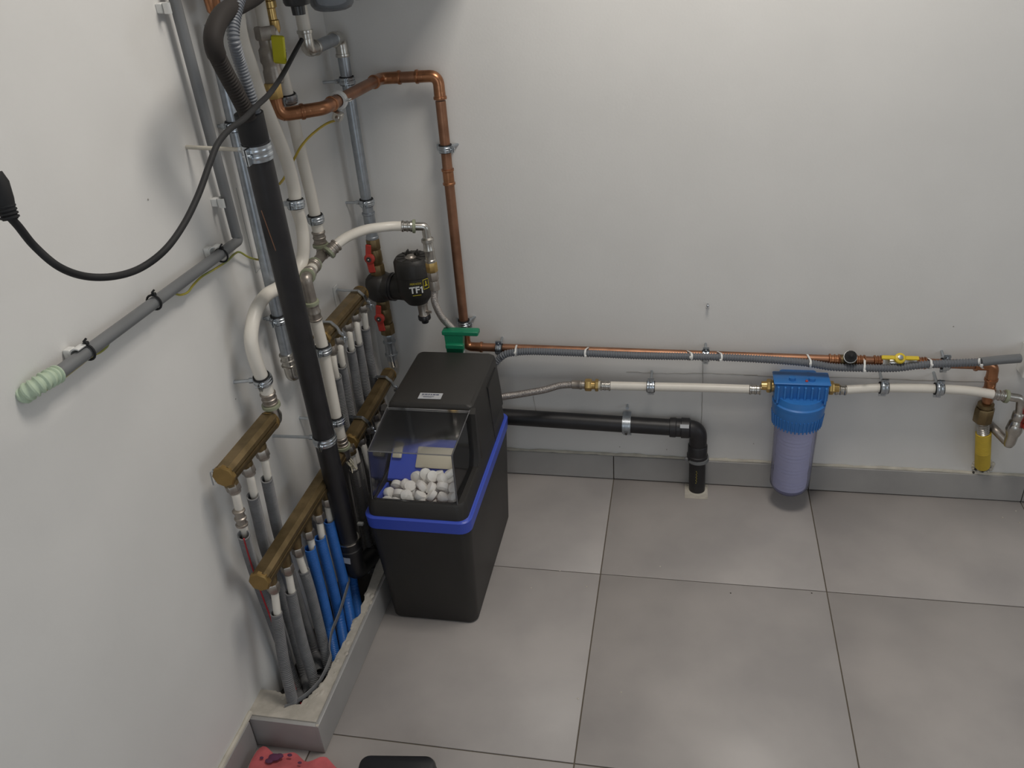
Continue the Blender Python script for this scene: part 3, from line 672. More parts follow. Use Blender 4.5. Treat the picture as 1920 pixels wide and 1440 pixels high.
# ------------------------------------------------------------------ black waste pipe along the wall foot
bp = thing('waste_pipe', 'black plastic waste pipe along the wall foot turning into the floor', 'pipe', (.98, -.04, 0))
BZ = .229; BX = .994
MB().cyl((.30, -.042, .245), (.93, -.041, BZ), .0255, seg=22).build('pipe_run', 'black_pipe', bp)
el = MB(); el.tube(bent([(.93, -.041, BZ), (BX, -.041, BZ), (BX, -.041, .15)], .034, 10), .0262, 22)
el.lathe((.908, -.041, BZ + .0005), (1, 0, 0), [(0, .027), (.001, .0300), (.018, .0305), (.020, .0285), (.034, .0285), (.035, .0315), (.058, .0310), (.062, .027)], 22)
el.lathe((BX, -.041, .172), (0, 0, -1), [(0, .027), (.003, .0292), (.034, .0295), (.036, .0315), (.052, .0318), (.054, .027)], 22)
el.build('elbow', 'black_pipe', bp)
MB().lathe((BX + .002, -.041, .128), (0, 0, -1), [(0, .0265), (.001, .033), (.011, .034), (.012, .0265)], 22).box((BX - .031, -.05, .122), (.012, .012, .012), bev=.002).build('collar', 'grey_plastic', bp, 'grey collar')
MB().cyl((BX, -.041, .15), (BX + .004, -.041, -.002), .0248, seg=22).build('floor_pipe', 'black_pipe', bp)
MB().box((.952, -.065, BZ + .021), (.026, .004, .011), Matrix.Rotation(math.radians(-40), 3, 'X')).build('sticker', 'paper', bp, 'white sticker')
st = MB()
for k in range(9): st.box((BX - .001 + (k % 2) * .0018, -.0662, .088 - k * .0055), (.0016, .0006, .0018))
st.build('print', 'print_yellow', bp, 'faded yellow print')
MB().lathe((BX + .004, -.041, -.001), (0, 0, 1), [(0, .033), (.0035, .030), (.004, .025)], 20).build('floor_seal', 'caulk', fl)
MB().box((BX + .002, -.050, .0006), (.070, .076, .0012)).build('cut_patch', 'mortar', fl)
sd = thing('saddle_clip', 'zinc saddle strap screwed over the black waste pipe', 'pipe clip', (.779, -.04, .23))
q = bent([(.779, -.004, .29), (.779, -.0045, .262), (.779, -.045, .263), (.779, -.0712, .232), (.779, -.045, .203), (.779, -.0045, .204), (.779, -.004, .175)], .02, 5); rings = []
pts = [V(*(.7768,-.012,.2527)), V(.779, -.014, .262)] + [V(.779, -.0415 - .0275 * math.sin(a), .2325 + .0275 * math.cos(a)) for a in [math.pi * k / 14 for k in range(15)]] + [V(.779, -.016, .203), V(.779, -.016, .178)]
for i, p in enumerate(pts):
    tn = (pts[min(i + 1, len(pts) - 1)] - pts[max(i - 1, 0)]).normalized(); n = V(1, 0, 0).cross(tn)
    rings.append([p - V(.0125, 0, 0) - n * .001, p + V(.0125, 0, 0) - n * .001, p + V(.0125, 0, 0) + n * .001, p - V(.0125, 0, 0) + n * .001])
MB().ringed(rings, smooth=False).build('strap', 'galv', sd)
rr = MB()
for s in (-1, 1): rr.tube([p + V(.008 * s, 0, 0) + V(0, -.001, 0) for p in pts[3:16]], .0016, 6)
rr.build('rib', 'zinc', sd)
for z in (.279, .187):
    MB().cyl((.779, -.018, z), (.779, .002, z), .003, seg=8).lathe((.779, -.0205, z), (0, 1, 0), [(0, .0052), (.004, .0052)], 10).build('screw', 'zinc', sd)
MB().cyl((.779, -.0702, .217), (.779, -.0708, .217), .0042, seg=10).build('hole', 'dirt_and_shade', sd)  # dark disc on the strap, colour stands in for a shaded hole

# nail in the back wall
nl = thing('wall_hook', 'small bright screw hook alone on the white back wall', 'hook', (1.003, 0, .618))
MB().cyl((1.003, .002, .622), (1.003, -.012, .622), .0025, seg=8).build('shank', 'zinc', nl); MB().ball((1.003, -.013, .622), .0042, 8, 5).build('head', 'zinc', nl); MB().ball((1.003, -.002, .613), .005, 8, 5, (1, .4, 1)).build('plug', 'white_plastic', nl)

# ------------------------------------------------------------------ black drain stack on the left
D0, D1 = V(*(.152,-.7774,1.3412)), V(*(.113,-.672,.2533))
ds = thing('drain_stack', 'thick black upright drain pipe in front of the left wall', 'pipe', tuple(D1))
dd = (D1 - D0).normalized()
MB().tube([D0, D1], .0250, 24).build('pipe_run', 'black_pipe', ds)
MB().lathe(D0 - dd * .004, dd, [(0, .0205), (.0, .0262), (.050, .0262), (.052, .0250)], 24, caps=False).build('mouth', 'black_rubber', ds)
MB().lathe(D0 - dd * .001, dd, [(0, .0255), (.001, .020)], 20).build('mouth_hole', 'dirt_and_shade', ds)  # dark disc painting the shade inside the pipe mouth
MB().lathe(D1 - dd * .006, dd, [(0, .025), (.0, .0290), (.004, .0295), (.006, .026)], 24).build('socket_rim', 'nickel', ds, 'pale ring at the socket')
MB().lathe(D1 + dd * .0, dd, [(0, .0285), (.020, .0292), (.022, .032), (.034, .032), (.036, .0285), (.075, .0285)], 24).tube(bent([D1 + dd * .06, D1 + dd * .115, D1 + dd * .13 + V(.0, .10, -.03), D1 + dd * .14 + V(0, .16, -.10)], .04, 8), .0275, 20).build('elbow', 'black_pipe', ds)
MB().box(D1 + dd * .050 + V(-.004, -.0292, .001), (.024, .0012, .020), Matrix.Rotation(.08, 3, 'Y') @ Matrix.Rotation(-.1, 3, 'Z')).build('sticker', 'paper', ds, 'small white sticker')
MB().tube([V(*(.172,-.8459,1.1858)) + V(0, 0, 0), (.168,-.8183,1.0974)], .0008, 5).build('rust_scratch', 'copper', ds)
def on_stack(z): return D0 + dd * ((z - D0.z) / dd.z)
clamp(on_stack(1.276), dd, .0256, (0,-.7598,1.2729), 'big zinc clamp on a long stud high on the black drain stack', lining=None, band='zinc', w=.030, ear=.014, stud_mat='caulk')
clamp(on_stack(.590), dd, .0254, (0,-.7139,.6026), 'big zinc clamp on a long stud low on the black drain stack', lining=None, band='zinc', w=.022, ear=.012)
# hoses that drop into the stack
h = [(.16,-.7966,1.3398),(.16,-.8038,1.359),(.16,-.8227,1.3946),(.16,-.8463,1.4365)] + [(.165,-.8671,1.4691),(.165,-.8548,1.4935),(.165,-.8109,1.5148),(.165,-.7381,1.5231)] + [(.17,-.6922,1.5309),(.17,-.6159,1.55)]
hb_ = thing('drain_hose', 'brown-black corrugated hose bending into the black drain stack', 'hose', h[0]); q = smooth(h, 8)
n = len(q); corr(MB(), q[:int(n * .42)], .0148, .0060, .0012, 16).build('corrugated_part', 'dark_hose', hb_); MB().tube(q[int(n * .42) - 1:], .0160, 18).build('smooth_part', 'dark_hose', hb_)
h = [(.165,-.7769,1.3351),(.165,-.7793,1.3609),(.165,-.7858,1.3989),(.165,-.7939,1.4359)] + [(.172,-.8103,1.4668),(.172,-.8051,1.4888),(.172,-.7829,1.5136),(.172,-.7507,1.5384),(.172,-.7142,1.5584)]
hg = thing('drain_hose', 'thin grey corrugated hose dropping into the black drain stack', 'hose', h[0])
corr(MB(), smooth(h, 8), .0112, .0056, .0018, 14).build('corrugated_tube', 'grey_flex', hg)

# ------------------------------------------------------------------ pipes on the left wall
RP = .0150
def stretch(pts): return smooth(pts, 8)
# white pipe feeding the front manifold: long S bend
W1 = [(.075,-.5801,1.5427),(.075,-.5965,1.4789)] + [(.072,-.592,1.4398),(.072,-.5802,1.3931),(.072,-.5668,1.337),(.072,-.5298,1.2493),(.072,-.5067,1.1835),(.072,-.4993,1.1216),(.072,-.5061,1.0833),(.072,-.4985,1.0367),(.072,-.5065,.9948)] + [(.066,-.5211,.9547)] + [(.062,-.5676,.9346),(.062,-.6395,.9424),(.062,-.7031,.9518),(.062,-.7535,.9441),(.062,-.7874,.9212),(.062,-.8061,.8936),(.062,-.8081,.8546),(.062,-.8016,.8113),(.062,-.7949,.7825),(.062,-.7927,.7599)]
t1 = thing('white_pipe', 'white pipe sweeping in a wide bend over to the front manifold', 'pipe', W1[-1])
q = stretch(W1); MB().tube(q, RP * .96, 18).build('pipe_run', 'white_pipe', t1)
e = q[-1]; d = (q[-1] - q[-4]).normalized()
press(e - d * .004, d, RP + .0002, .030, t1, 'nickel_dull', True)
M1A, M1B = V(*(.056,-1.0089,.6992)), V(*(.056,-.8036,.6955))
MB().tube(bent([e + d * .03, e + d * .075, M1B + V(0, .034, .003), M1B + V(0, .0, 0)], .018, 6), .0135, 16).build('elbow', 'nickel', t1)
# second white pipe down to the tee
W2 = [(.05,-.4181,1.4381),(.05,-.4038,1.4124),(.05,-.4004,1.3457),(.05,-.3945,1.2931),(.05,-.3886,1.2196),(.05,-.3823,1.1365),(.05,-.3755,1.0703),(.05,-.3732,1.0057),(.05,-.3731,.9703)]
t2 = thing('white_pipe', 'straight white pipe dropping to the press tee beside the black stack', 'pipe', W2[-1])
q = stretch(W2); MB().tube(q, .0140, 18).build('pipe_run', 'white_pipe', t2)
d = (q[-1] - q[-3]).normalized(); e = q[-1]
press(e - d * .004, d, .0148, .032, t2, 'nickel_dull', True)
MB().lathe(V(*(.05,-.3987,1.4882)) + V(0, 0, .02), (0, 0, -1), [(0, .011), (.012, .011), (.014, .015), (.026, .015), (.028, .011), (.05, .011), (.052, .014), (.07, .014), (.078, .010)], 12).build('top_fitting', 'brass', t2, 'brass fitting at the top')
T0 = V(*(.055,-.3856,.9195)); TR = V(*(.085,-.4019,.933)); TL = V(*(.078,-.4874,.9318))
mb = MB(); mb.tube([e + d * .03, T0, T0 + d * .012], .0125, 14); mb.tube(bent([TR, T0.lerp(TR, .2), TL], .01, 4), .0125, 14)
mb.ball(T0, .0150, 10, 7); mb.build('tee', 'nickel_dull', t2, 'dull metal tee')
# branch from the tee to the softener hose
W4 = [TR] + [(.1037,-.375,.9476)] + [(.1137,-.32,.9451)] + [(.1352,-.27,.9409)] + [(.1638,-.238,.9351)] + [(.1902,-.222,.9322)] + [(.2152,-.215,.9296)]
t4 = thing('white_pipe', 'white pipe arching from the tee across the steel riser', 'pipe', tuple(TR))
q = stretch(W4); MB().tube(q, .0125, 16).build('pipe_run', 'white_pipe', t4)
d = (q[6] - q[0]).normalized(); sleeve_fit(q[0] - d * .008, d, t4)
e = q[-1]; d = (q[-1] - q[-5]).normalized()
press(e - d * .006, d, .0130, .028, t4, 'nickel', True)
k0 = e + d * .03; k1 = k0 + d * .026; dn = V(.030, 0, -1).normalized()
MB().tube(bent([k0, k1, k1 + dn * .045], .010, 6), .0108, 16).build('elbow', 'nickel', t4)
k2 = k1 + dn * .030
MB().lathe(k2, dn, [(0, .0115), (.004, .0165), (.012, .0165), (.014, .0135), (.032, .0135), (.035, .0150), (.038, .0135), (.060, .0135), (.062, .0155), (.068, .0155)], 18).build('press_sleeve', 'nickel', t4)
MB().hexa(k2 + dn * .067, k2 + dn * .096, .0165, 8).build('brass_nut', 'brass', t4, 'brass nut')
h1 = thing('braided_hose', 'steel braided hose hanging past the black filter down behind the softener', 'hose', tuple(k2))
k3 = k2 + dn * .096
MB().hexa(k3, k3 + dn * .026, .0150).lathe(k3 + dn * .026, dn, [(0, .0125), (.004, .0135), (.026, .0135), (.028, .010)], 16).build('end_nut', 'nickel_dull', h1)
q = smooth([k3 + dn * .05] + [(.2701,-.205,.7101)] + [(.2798,-.19,.658)] + [(.2948,-.165,.6147)] + [(.3131,-.15,.5721)] + [(.305, -.150, .48)], 8)
braid(MB(), q, .0098).build('braid', 'steel_braid', h1)
# branch from the tee to the lower front manifold
EL = V(*(.1,-.5844,.9395)); W3 = [(.1,-.58,.8445),(.1,-.5716,.7523),(.1,-.5756,.5674),(.1,-.5748,.5066)]
t3 = thing('white_pipe', 'white riser running down right beside the black drain stack', 'pipe', W3[-1])
MB().cyl(TL, EL + (TL - EL) * .25, .0130, seg=16).build('branch_run', 'white_pipe', t3)
d = (TL - EL).normalized(); sleeve_fit(TL + d * .006, -d, t3)
sleeve_fit(EL + d * .012, d, t3)
w30 = V(*W3[0]); MB().tube(bent([EL + d * .012, EL - d * .004, EL.lerp(w30, .75)], .012, 6), .0135, 16).build('elbow', 'nickel_dull', t3)
dn = (V(*W3[1]) - w30).normalized()
sleeve_fit(w30 - dn * .040, dn, t3, .044)
MB().tube(W3, .0140, 18).build('pipe_run', 'white_pipe', t3)
e = V(*W3[-1]); press(e, dn, .0145, .028, t3, 'nickel_dull', True)
M2A = V(*(.084,-1.032,.4458)); M2B = V(.086, -.570, M2A.z)
MB().tube(bent([e + dn * .03, e + dn * .075, M2B + V(.002, .028, 0), M2B], .018, 6), .0130, 16).build('elbow', 'nickel_dull', t3)
# steel pipe behind the drain stack, feeding the rear upper manifold
M4A, M4B = V(*(.056,-.4778,.7329)), V(*(.056,-.1965,.7269))
g2 = [(.036,-.5866,1.4698),(.036,-.5868,1.4207),(.036,-.6127,1.3236),(.036,-.6304,1.2319),(.036,-.6301,1.0932),(.036,-.6326,.8684),(.036,-.624,.7597)]
t5 = thing('steel_pipe', 'galvanised pipe half hidden behind the black drain stack', 'pipe', g2[-1])
gq = [V(.036, g2[3][1], 1.48), V(.036, g2[3][1], g2[-1][2])]
MB().tube(gq, .0135, 18).build('pipe_run', 'galv', t5)
e = gq[1]
ring_fit(MB(), e + V(0, 0, .012), (0, 0, -1), .0150, .034, .003).build('press_sleeve', 'nickel', t5)
MB().tube(bent([e - V(0, 0, .02), e - V(0, 0, .055), M4A + V(-.006, -.015, -.004), M4A], .025, 7), .0138, 16).build('elbow', 'nickel', t5)
# steel riser with its top bend
ST = [V(.060, -.24, 1.372), V(.060, -.058, 1.372), V(.061, -.045, .90)]
t6 = thing('steel_pipe', 'galvanised riser in the corner above the black magnetic filter', 'pipe', (.061, -.04, .9))
MB().cyl((.060, -.235, 1.374), (.060, -.085, 1.374), .0150, seg=18).build('pipe_run', 'galv', t6)
mb = MB(); elbow(mb, V(.060, -.058, 1.374), (.06, -1, 1.374), (.0601, -.058, 0), .028, .0150); mb.build('elbow', 'nickel', t6)
MB().tube([(.060, -.058, 1.335), (.061, -.058, .895)], .0150, 18).build('pipe_run', 'galv', t6)
mb = MB(); elbow(mb, V(.060, -.265, 1.374), (.06, 1, 1.374), (.058, -.268, 3), .026, .0150); mb.build('elbow', 'nickel', t6)
MB().cyl((.060, -.266, 1.41), (.06, -.266, 1.62), .0150, seg=18).build('pipe_run', 'white_pipe', t6, 'pale painted upper end')
MB().lathe((.061, -.058, .915), (0, 0, -1), [(0, .0150), (.001, .0185), (.006, .0185), (.008, .0165), (.07, .0165), (.072, .0185), (.078, .0185), (.080, .015)], 18).build('press_sleeve', 'galv', t6)
# clamps on the left wall pipes
clamp((.060, -.058, 1.268), (0, 0, 1), .0152, (0, -.073, 1.268), 'zinc clamp high on the galvanised corner riser')
clamp((.061, -.058, .943), (0, 0, 1), .0152, (0, -.06, .943), 'zinc clamp low on the galvanised corner riser')
clamp((.036, gq[0].y, (.036,-.6369,.8598)[2]), (0, 0, 1), .0137, (0, gq[0].y, (.036,-.6369,.8598)[2]), 'zinc clamp on the galvanised pipe behind the black stack', ear=.012)
clamp((.036, gq[0].y, (.036,-.6132,1.29)[2]), (0, 0, 1), .0137, (0, gq[0].y, (.036,-.6132,1.29)[2]), 'zinc clamp at the top left of the black drain stack', ear=.012)
for pth, c, r, wall, lb in ((W1, (.072,-.5138,1.0859), RP * .96, None, 'zinc clamp on the bent white pipe beside the black stack'),
                            (W2, (.05,-.3738,1.0045), .0142, None, 'zinc clamp on the straight white pipe just above the tee'),
                            (W2, (.05,-.3929,1.2963), .0142, None, 'zinc clamp on the straight white pipe beside the copper bend'),
                            (W1, (.072,-.8098,.7955), RP * .96, (0,-.8098,.7984), 'zinc clamp on a stud above the front manifold'),
                            (W3, (.1,-.5722,.7511), .0142, None, 'upper zinc clamp on the white riser beside the black stack'),
                            (W3, (.1,-.574,.5554), .0142, (0,-.5746,.5666), 'lower zinc clamp on the white riser beside the black stack')):
    qq = smooth(pth, 10); i = min(range(len(qq)), key=lambda i: (qq[i] - V(*c)).length); ax = qq[min(i + 1, len(qq) - 1)] - qq[i - 1]
    c = qq[i]; wl_ = V(*wall) if wall else V(0, c.y, c.z)
    clamp(c, ax, r, wl_, lb, w=.018)
# loose screw rods beside the front manifold clamp
# ------------------------------------------------------------------ magnetic filter and its red valves
FXX, FYY = .180, -.085
mf = thing('magnetic_filter', 'black magnetic heating filter with yellow and white print in the corner', 'filter', (FXX, FYY, .64))
MB().lathe((FXX, FYY, .652), (0, 0, 1), [(0, .018), (.002, .030), (.012, .037), (.024, .046), (.040, .0515), (.086, .0515), (.092, .050)], 28).build('canister', 'black_plastic', mf)
MB().lathe((FXX, FYY, .742), (0, 0, 1), [(0, .052), (.002, .054), (.040, .054), (.047, .050), (.052, .046)], 28).build('cap', 'black_plastic', mf)
cp_ = MB()
for s in (-1, 1):
    cp_.box((FXX + s * .014, FYY + .010, .802), (.004, .014, .016), bev=.001); cp_.box((FXX + s * .012, FYY + .012, .798), (.016, .006, .010), bev=.001)
for k in range(10):
    a = 2 * math.pi * k / 10; cp_.box((FXX + .033 * math.cos(a), FYY + .033 * math.sin(a), .7945), (.020, .003, .003), Matrix.Rotation(a, 3, 'Z'))
cp_.build('cap_ribs', 'black_plastic', mf)
MB().lathe((FXX, FYY - .010, .790), (0, 0, 1), [(0, .016), (.006, .016), (.008, .012), (.012, .010)], 16).build('air_vent', 'nickel_dull', mf)
MB().tube([(.050, -.058, .692), (.066, -.060, .692), (.12, -.070, .693), (FXX, FYY, .695)], [.036, .040, .037, .037], 24).build('neck', 'black_plastic', mf)
MB().lathe((.098, -.066, .6925), (.9, -.15, 0), [(0, .038), (.001, .0415), (.006, .0415), (.0065, .0395), (.010, .0395), (.0105, .0415), (.015, .0415), (.016, .037)], 26).build('lock_ring', 'black_gloss', mf)
MB().lathe((.062, -.060, .648), (0, 0, 1), [(0, .024), (.006, .032), (.014, .0385), (.028, .042), (.054, .042), (.068, .0385), (.076, .032), (.082, .024)], 24).build('valve_head', 'black_plastic', mf)
# print on the canister, facing the room
va = V(.34, -.94, 0).normalized(); vx = V(.94, .34, 0)
pc = V(FXX, FYY, .7135) + va * .0518
text('print', 'TF', pc + V(0, 0, -.002) - vx * .0050, vx, (0, 0, 1), .027, 'print_white', mf, 'white TF1 lettering', .0008)
o1 = pc + V(0, 0, -.0018) + vx * .0160 - va * .0008
MB().prism([o1 + vx * x + V(0, 0, z) for x, z in ((.0022, -.0098), (.0022, .0098), (-.0005, .0098), (-.0048, .0066), (-.0048, .0034), (-.0016, .0050), (-.0016, -.0098))], va * .0012).build('print', 'print_white', mf)
text('print', 'FERNOX', pc + V(0, 0, .017), vx, (0, 0, 1), .0085, 'print_yellow', mf, 'small yellow lettering')
pl_ = MB().box(pc + V(0, 0, -.0175), (.024, .0008, .0016), Matrix.Rotation(math.atan2(vx.y, vx.x), 3, 'Z')); pl_.build('print_line', 'print_yellow', mf)
vb = V(.80, -.60, 0).normalized(); pb_ = V(FXX, FYY, .724) + vb * .0520; Rb = Matrix.Rotation(math.atan2(.80, .60), 3, 'Z')
fr = MB()
for dx, dz, sx_, sz_ in ((0, .014, .018, .0012), (0, -.014, .018, .0012), (-.009, 0, .0012, .028), (.009, 0, .0012, .028)): fr.box(pb_ + Rb @ V(dx, 0, dz), (sx_, .0008, sz_), Rb)
fr.build('warning_sign', 'print_yellow', mf, 'small yellow framed warning sign')
MB().box(pb_ + Rb @ V(0, -.0004, .003), (.003, .001, .012), Rb).box(pb_ + Rb @ V(0, -.0004, -.004), (.009, .001, .003), Rb).build('sign_mark', 'print_yellow', mf)
MB().lathe((FXX + .012, FYY, .655), (.04, 0, -1), [(0, .017), (.008, .017), (.010, .0145), (.040, .0145), (.042, .016)], 14).cyl((FXX + .014, FYY - .004, .625), (FXX + .040, FYY - .012, .627), .004, seg=8).build('drain_cock', 'nickel_dull', mf)
MB().lathe((FXX + .0136, FYY, .613), (.04, 0, -1), [(0, .017), (.002, .0185), (.014, .0185), (.018, .012), (.026, .010)], 10, smooth=False).build('drain_cap', 'black_gloss', mf)
def redvalve(top, bot, label):
    a, b = Vector(top), Vector(bot); d = (b - a); L = d.length; d.normalize(); t = thing('ball_valve', label, 'valve', tuple(b))
    MB().hexa(a, a + d * L * .28, .0205, 8).lathe(a + d * L * .26, d, [(0, .016), (L * .10, .0195), (L * .34, .0205), (L * .46, .016)], 16).hexa(a + d * L * .70, b, .0225, 8).build('body', 'bronze', t)
    k = a + d * L * .42 + V(.0, -.016, 0)
    MB().cyl(k, k + V(-.003, -.020, 0), .007).build('stem', 'bronze', t)
    h = k + V(-.003, -.020, 0)
    hd = MB().lathe(h + V(0, .004, 0), (-.1, -1, 0), [(0, .015), (.008, .0155), (.010, .012)], 14)
    hd.box(h + d * .026, (.020, .006, .034), Matrix.Rotation(-.1, 3, 'Y'), .003); hd.box(h - d * .026, (.016, .006, .034), Matrix.Rotation(.15, 3, 'Y'), .003)
    hd.build('handle', 'red_plastic', t, 'red butterfly handle')
    MB().lathe(h + V(-.0005, -.006, 0), (-.1, -1, 0), [(0, .0075), (.003, .0075), (.0035, .0045)], 12).build('handle_screw', 'dirt_and_shade', t); MB().ball(h + V(-.001, -.0098, 0), .0028, 8, 5).build('screw_head', 'nickel', t)
    return t
redvalve((.061, -.059, .836), (.062, -.060, .727), 'bronze valve with red handle above the black magnetic filter')
redvalve((.062, -.060, .652), (.063, -.058, .535), 'bronze valve with red handle below the black magnetic filter')
M3A, M3B = V(*(.084,-.4922,.4338)), V(*(.08,-.1469,.4409))
ns = thing('steel_nipple', 'galvanised nipples and elbow under the lower red valve', 'fitting', (.064, -.06, .44))
MB().hexa((.063, -.058, .536), (.063, -.058, .512), .0175, 8).build('reducer', 'galv', ns)
MB().lathe((.063, -.058, .514), (0, 0, -1), [(0, .0165), (.004, .0165), (.005, .0195), (.010, .0195), (.012, .016), (.030, .0155), (.032, .0160), (.046, .0160), (.048, .0195), (.054, .0195), (.056, .0155), (.07, .015)], 18).build('press_sleeve', 'galv', ns)
MB().tube(bent([(.063, -.058, .450), (.065, -.056, .402), M3B + V(0, .0, 0)], .030, 8), .0150, 16).build('elbow', 'nickel', ns)
# ------------------------------------------------------------------ manifolds
nuts1 = [(.062,-1.001,.6661),(.062,-.9361,.6626),(.062,-.8702,.6571)]
nuts2 = [(.086,-.9973,.3966),(.086,-.9271,.3847),(.086,-.867,.3853),(.086,-.8047,.3835),(.086,-.7419,.3825),(.086,-.6847,.3851),(.086,-.6309,.3907)]
nuts3 = [(.086,-.5078,.4207),(.086,-.4313,.3964),(.086,-.3695,.396),(.086,-.3084,.398),(.086,-.2543,.4004)]
nuts4 = [(.062,-.4499,.6868),(.062,-.3967,.6869),(.062,-.3272,.6911),(.062,-.2689,.6914),(.062,-.2085,.6903)]
m1 = manifold('upper front brass manifold with three pipes, left of the black stack', M1A, M1B, nuts1)
for k in (-.004, .006): MB().tube(bent([M1A + V(-.012, k + .004, .010), M1A + V(-.027, k, .012), M1A + V(-.028, k, -.022)], .006, 4), .0016, 6).build('wire_hook', 'zinc', m1)
manifold('long lower front brass manifold with grey and blue sleeved pipes', M2A, M2B, nuts2)
manifold('lower rear brass manifold between black stack and softener', M3A, M3B, nuts3)
manifold('upper rear brass manifold under the black magnetic filter', M4A, M4B, nuts4)
def on_bar(a, b, t): return a.lerp(b, t)
bracket(on_bar(M4A, M4B, .86), M4B - M4A, .0215, 'zinc bracket on the far end of the upper rear manifold')
bracket(on_bar(M4A, M4B, .14), M4B - M4A, .0215, 'zinc bracket on the near end of the upper rear manifold')
bracket(on_bar(M3A, M3B, .84), M3B - M3A, .0215, 'zinc bracket on the far end of the lower rear manifold')
bracket(on_bar(M3A, M3B, .22), M3B - M3A, .0215, 'zinc bracket on the near end of the lower rear manifold')
# pipes of the upper front manifold
sleeved('grey sleeved pipe with press coupling, nearest on the upper front manifold', nuts1[0], (.062,-1.004,.6322), (.06,-1.0087,.5482), [(.044,-.987,.4816)] + [(.03,-.965,.3838),(.03,-.9534,.2498),(.03,-.9439,.117)] + [(.05,-.9647,.0326)] + [(.0794,-1.0026,.03)], 'grey_sleeve', coupling=((.062,-1.0047,.6122), (.0615,-1.0069,.5723)), stripe=True)
sleeved('grey sleeved pipe in the middle of the upper front manifold', nuts1[1], (.062,-.9398,.6352), (.062,-.9448,.6001), [(.05,-.9292,.5294)] + [(.03,-.9051,.4163),(.03,-.8945,.3099),(.03,-.888,.1476)] + [(.04,-.9029,.0165)] + [(.0863,-.9736,.03)], 'grey_sleeve')
sleeved('grey sleeved pipe farthest on the upper front manifold', nuts1[2], (.062,-.8726,.6309), (.062,-.8792,.596), [(.05,-.8649,.5228)] + [(.032,-.8432,.4111),(.032,-.8388,.309),(.032,-.8309,.1256)] + [(.04,-.8335,.0163)] + [(.0888,-.9118,.03)], 'grey_sleeve')
# pipes of the lower front manifold


sleeved('grey sleeved pipe nearest on the long lower front manifold', nuts2[0], (.084,-1.0019,.3618), (.084,-1.0095,.3295), [(.082,-1.0168,.2717),(.082,-1.0288,.2006)] + [(.09,-1.0467,.1353)] + [(.0832,-1.043,.03)], 'grey_sleeve')
sleeved('second grey sleeved pipe on the long lower front manifold', nuts2[1], (.084,-.9303,.3572), (.084,-.9357,.3219), [(.084,-.9407,.2435),(.084,-.9425,.1497)] + [(.095,-.9559,.0757)] + [(.118,-.9976,.03)], 'grey_sleeve')
sleeved('third grey sleeved pipe on the long lower front manifold', nuts2[2], (.084,-.8683,.354), (.086,-.8641,.3208), [(.088,-.8626,.2607),(.088,-.8623,.1644)] + [(.095,-.8751,.0876)] + [(.1192,-.9178,.03)], 'grey_sleeve')
sleeved('nearest blue sleeved pipe on the long lower front manifold', nuts2[3], (.084,-.8035,.3627), (.086,-.8158,.3472), [(.086,-.8141,.2751),(.086,-.8133,.1691)] + [(.09,-.8229,.0876)] + [(.1152,-.8714,.03)], 'blue_sleeve', rs=.0138)
sleeved('second blue sleeved pipe on the long lower front manifold', nuts2[4], (.084,-.7469,.3549), (.086,-.7594,.3321), [(.088,-.7605,.2526),(.088,-.7576,.1516)] + [(.092,-.7664,.0674)] + [(.1284,-.8386,.03)], 'blue_sleeve', rs=.0138)
sleeved('third blue sleeved pipe, beside the black drain stack', nuts2[5], (.084,-.6898,.3639), (.088,-.7021,.3369), [(.09,-.7055,.2482),(.09,-.7011,.1446)] + [(.096,-.715,.0738)] + [(.1342,-.7915,.03)], 'blue_sleeve', rs=.0138)
sleeved('blue sleeved pipe hidden mostly behind the black drain stack', nuts2[6], (.084,-.6326,.3683), (.086,-.6424,.335), [(.086,-.6448,.2492),(.086,-.6448,.1393)] + [(.086,-.6471,.0552)] + [(.1345,-.7434,.03)], 'blue_sleeve', rs=.0138)
# pipes of the lower rear manifold
N3 = ['nearest', 'second', 'third', 'fourth', 'farthest']
s3 = (((.086,-.5084,.3937), (.087,-.5115,.3578), [(.09,-.5143,.289),(.09,-.5172,.1711)] + [(.1185,-.5747,.03)]),
      ((.09,-.4937,.4044), (.091,-.4961,.3697), [(.094,-.4941,.3011),(.094,-.4899,.1965)] + [(.1028,-.4995,.03)]),
      ((.09,-.4341,.3774), (.09,-.4262,.3471), [(.092,-.4275,.2791),(.092,-.4254,.1835)] + [(.0994,-.4305,.03)]),
      ((.086,-.3066,.3606), (.086,-.3016,.3296), [(.086,-.3021,.2643),(.086,-.3041,.149)] + [(.1019,-.3448,.03)]),
      ((.086,-.2507,.3652), (.086,-.2464,.3308), [(.086,-.249,.2468),(.086,-.2511,.1497)] + [(.1029,-.2937,.03)]))
nn3 = [nuts3[0], (.088,-.5003,.431), nuts3[1], nuts3[3], nuts3[4]]
for i, (tl, stt, pth) in enumerate(s3):
    sleeved(N3[i] + ' dark sleeved pipe on the lower rear manifold', nn3[i], tl, stt, pth, 'dark_sleeve', rs=.0120)
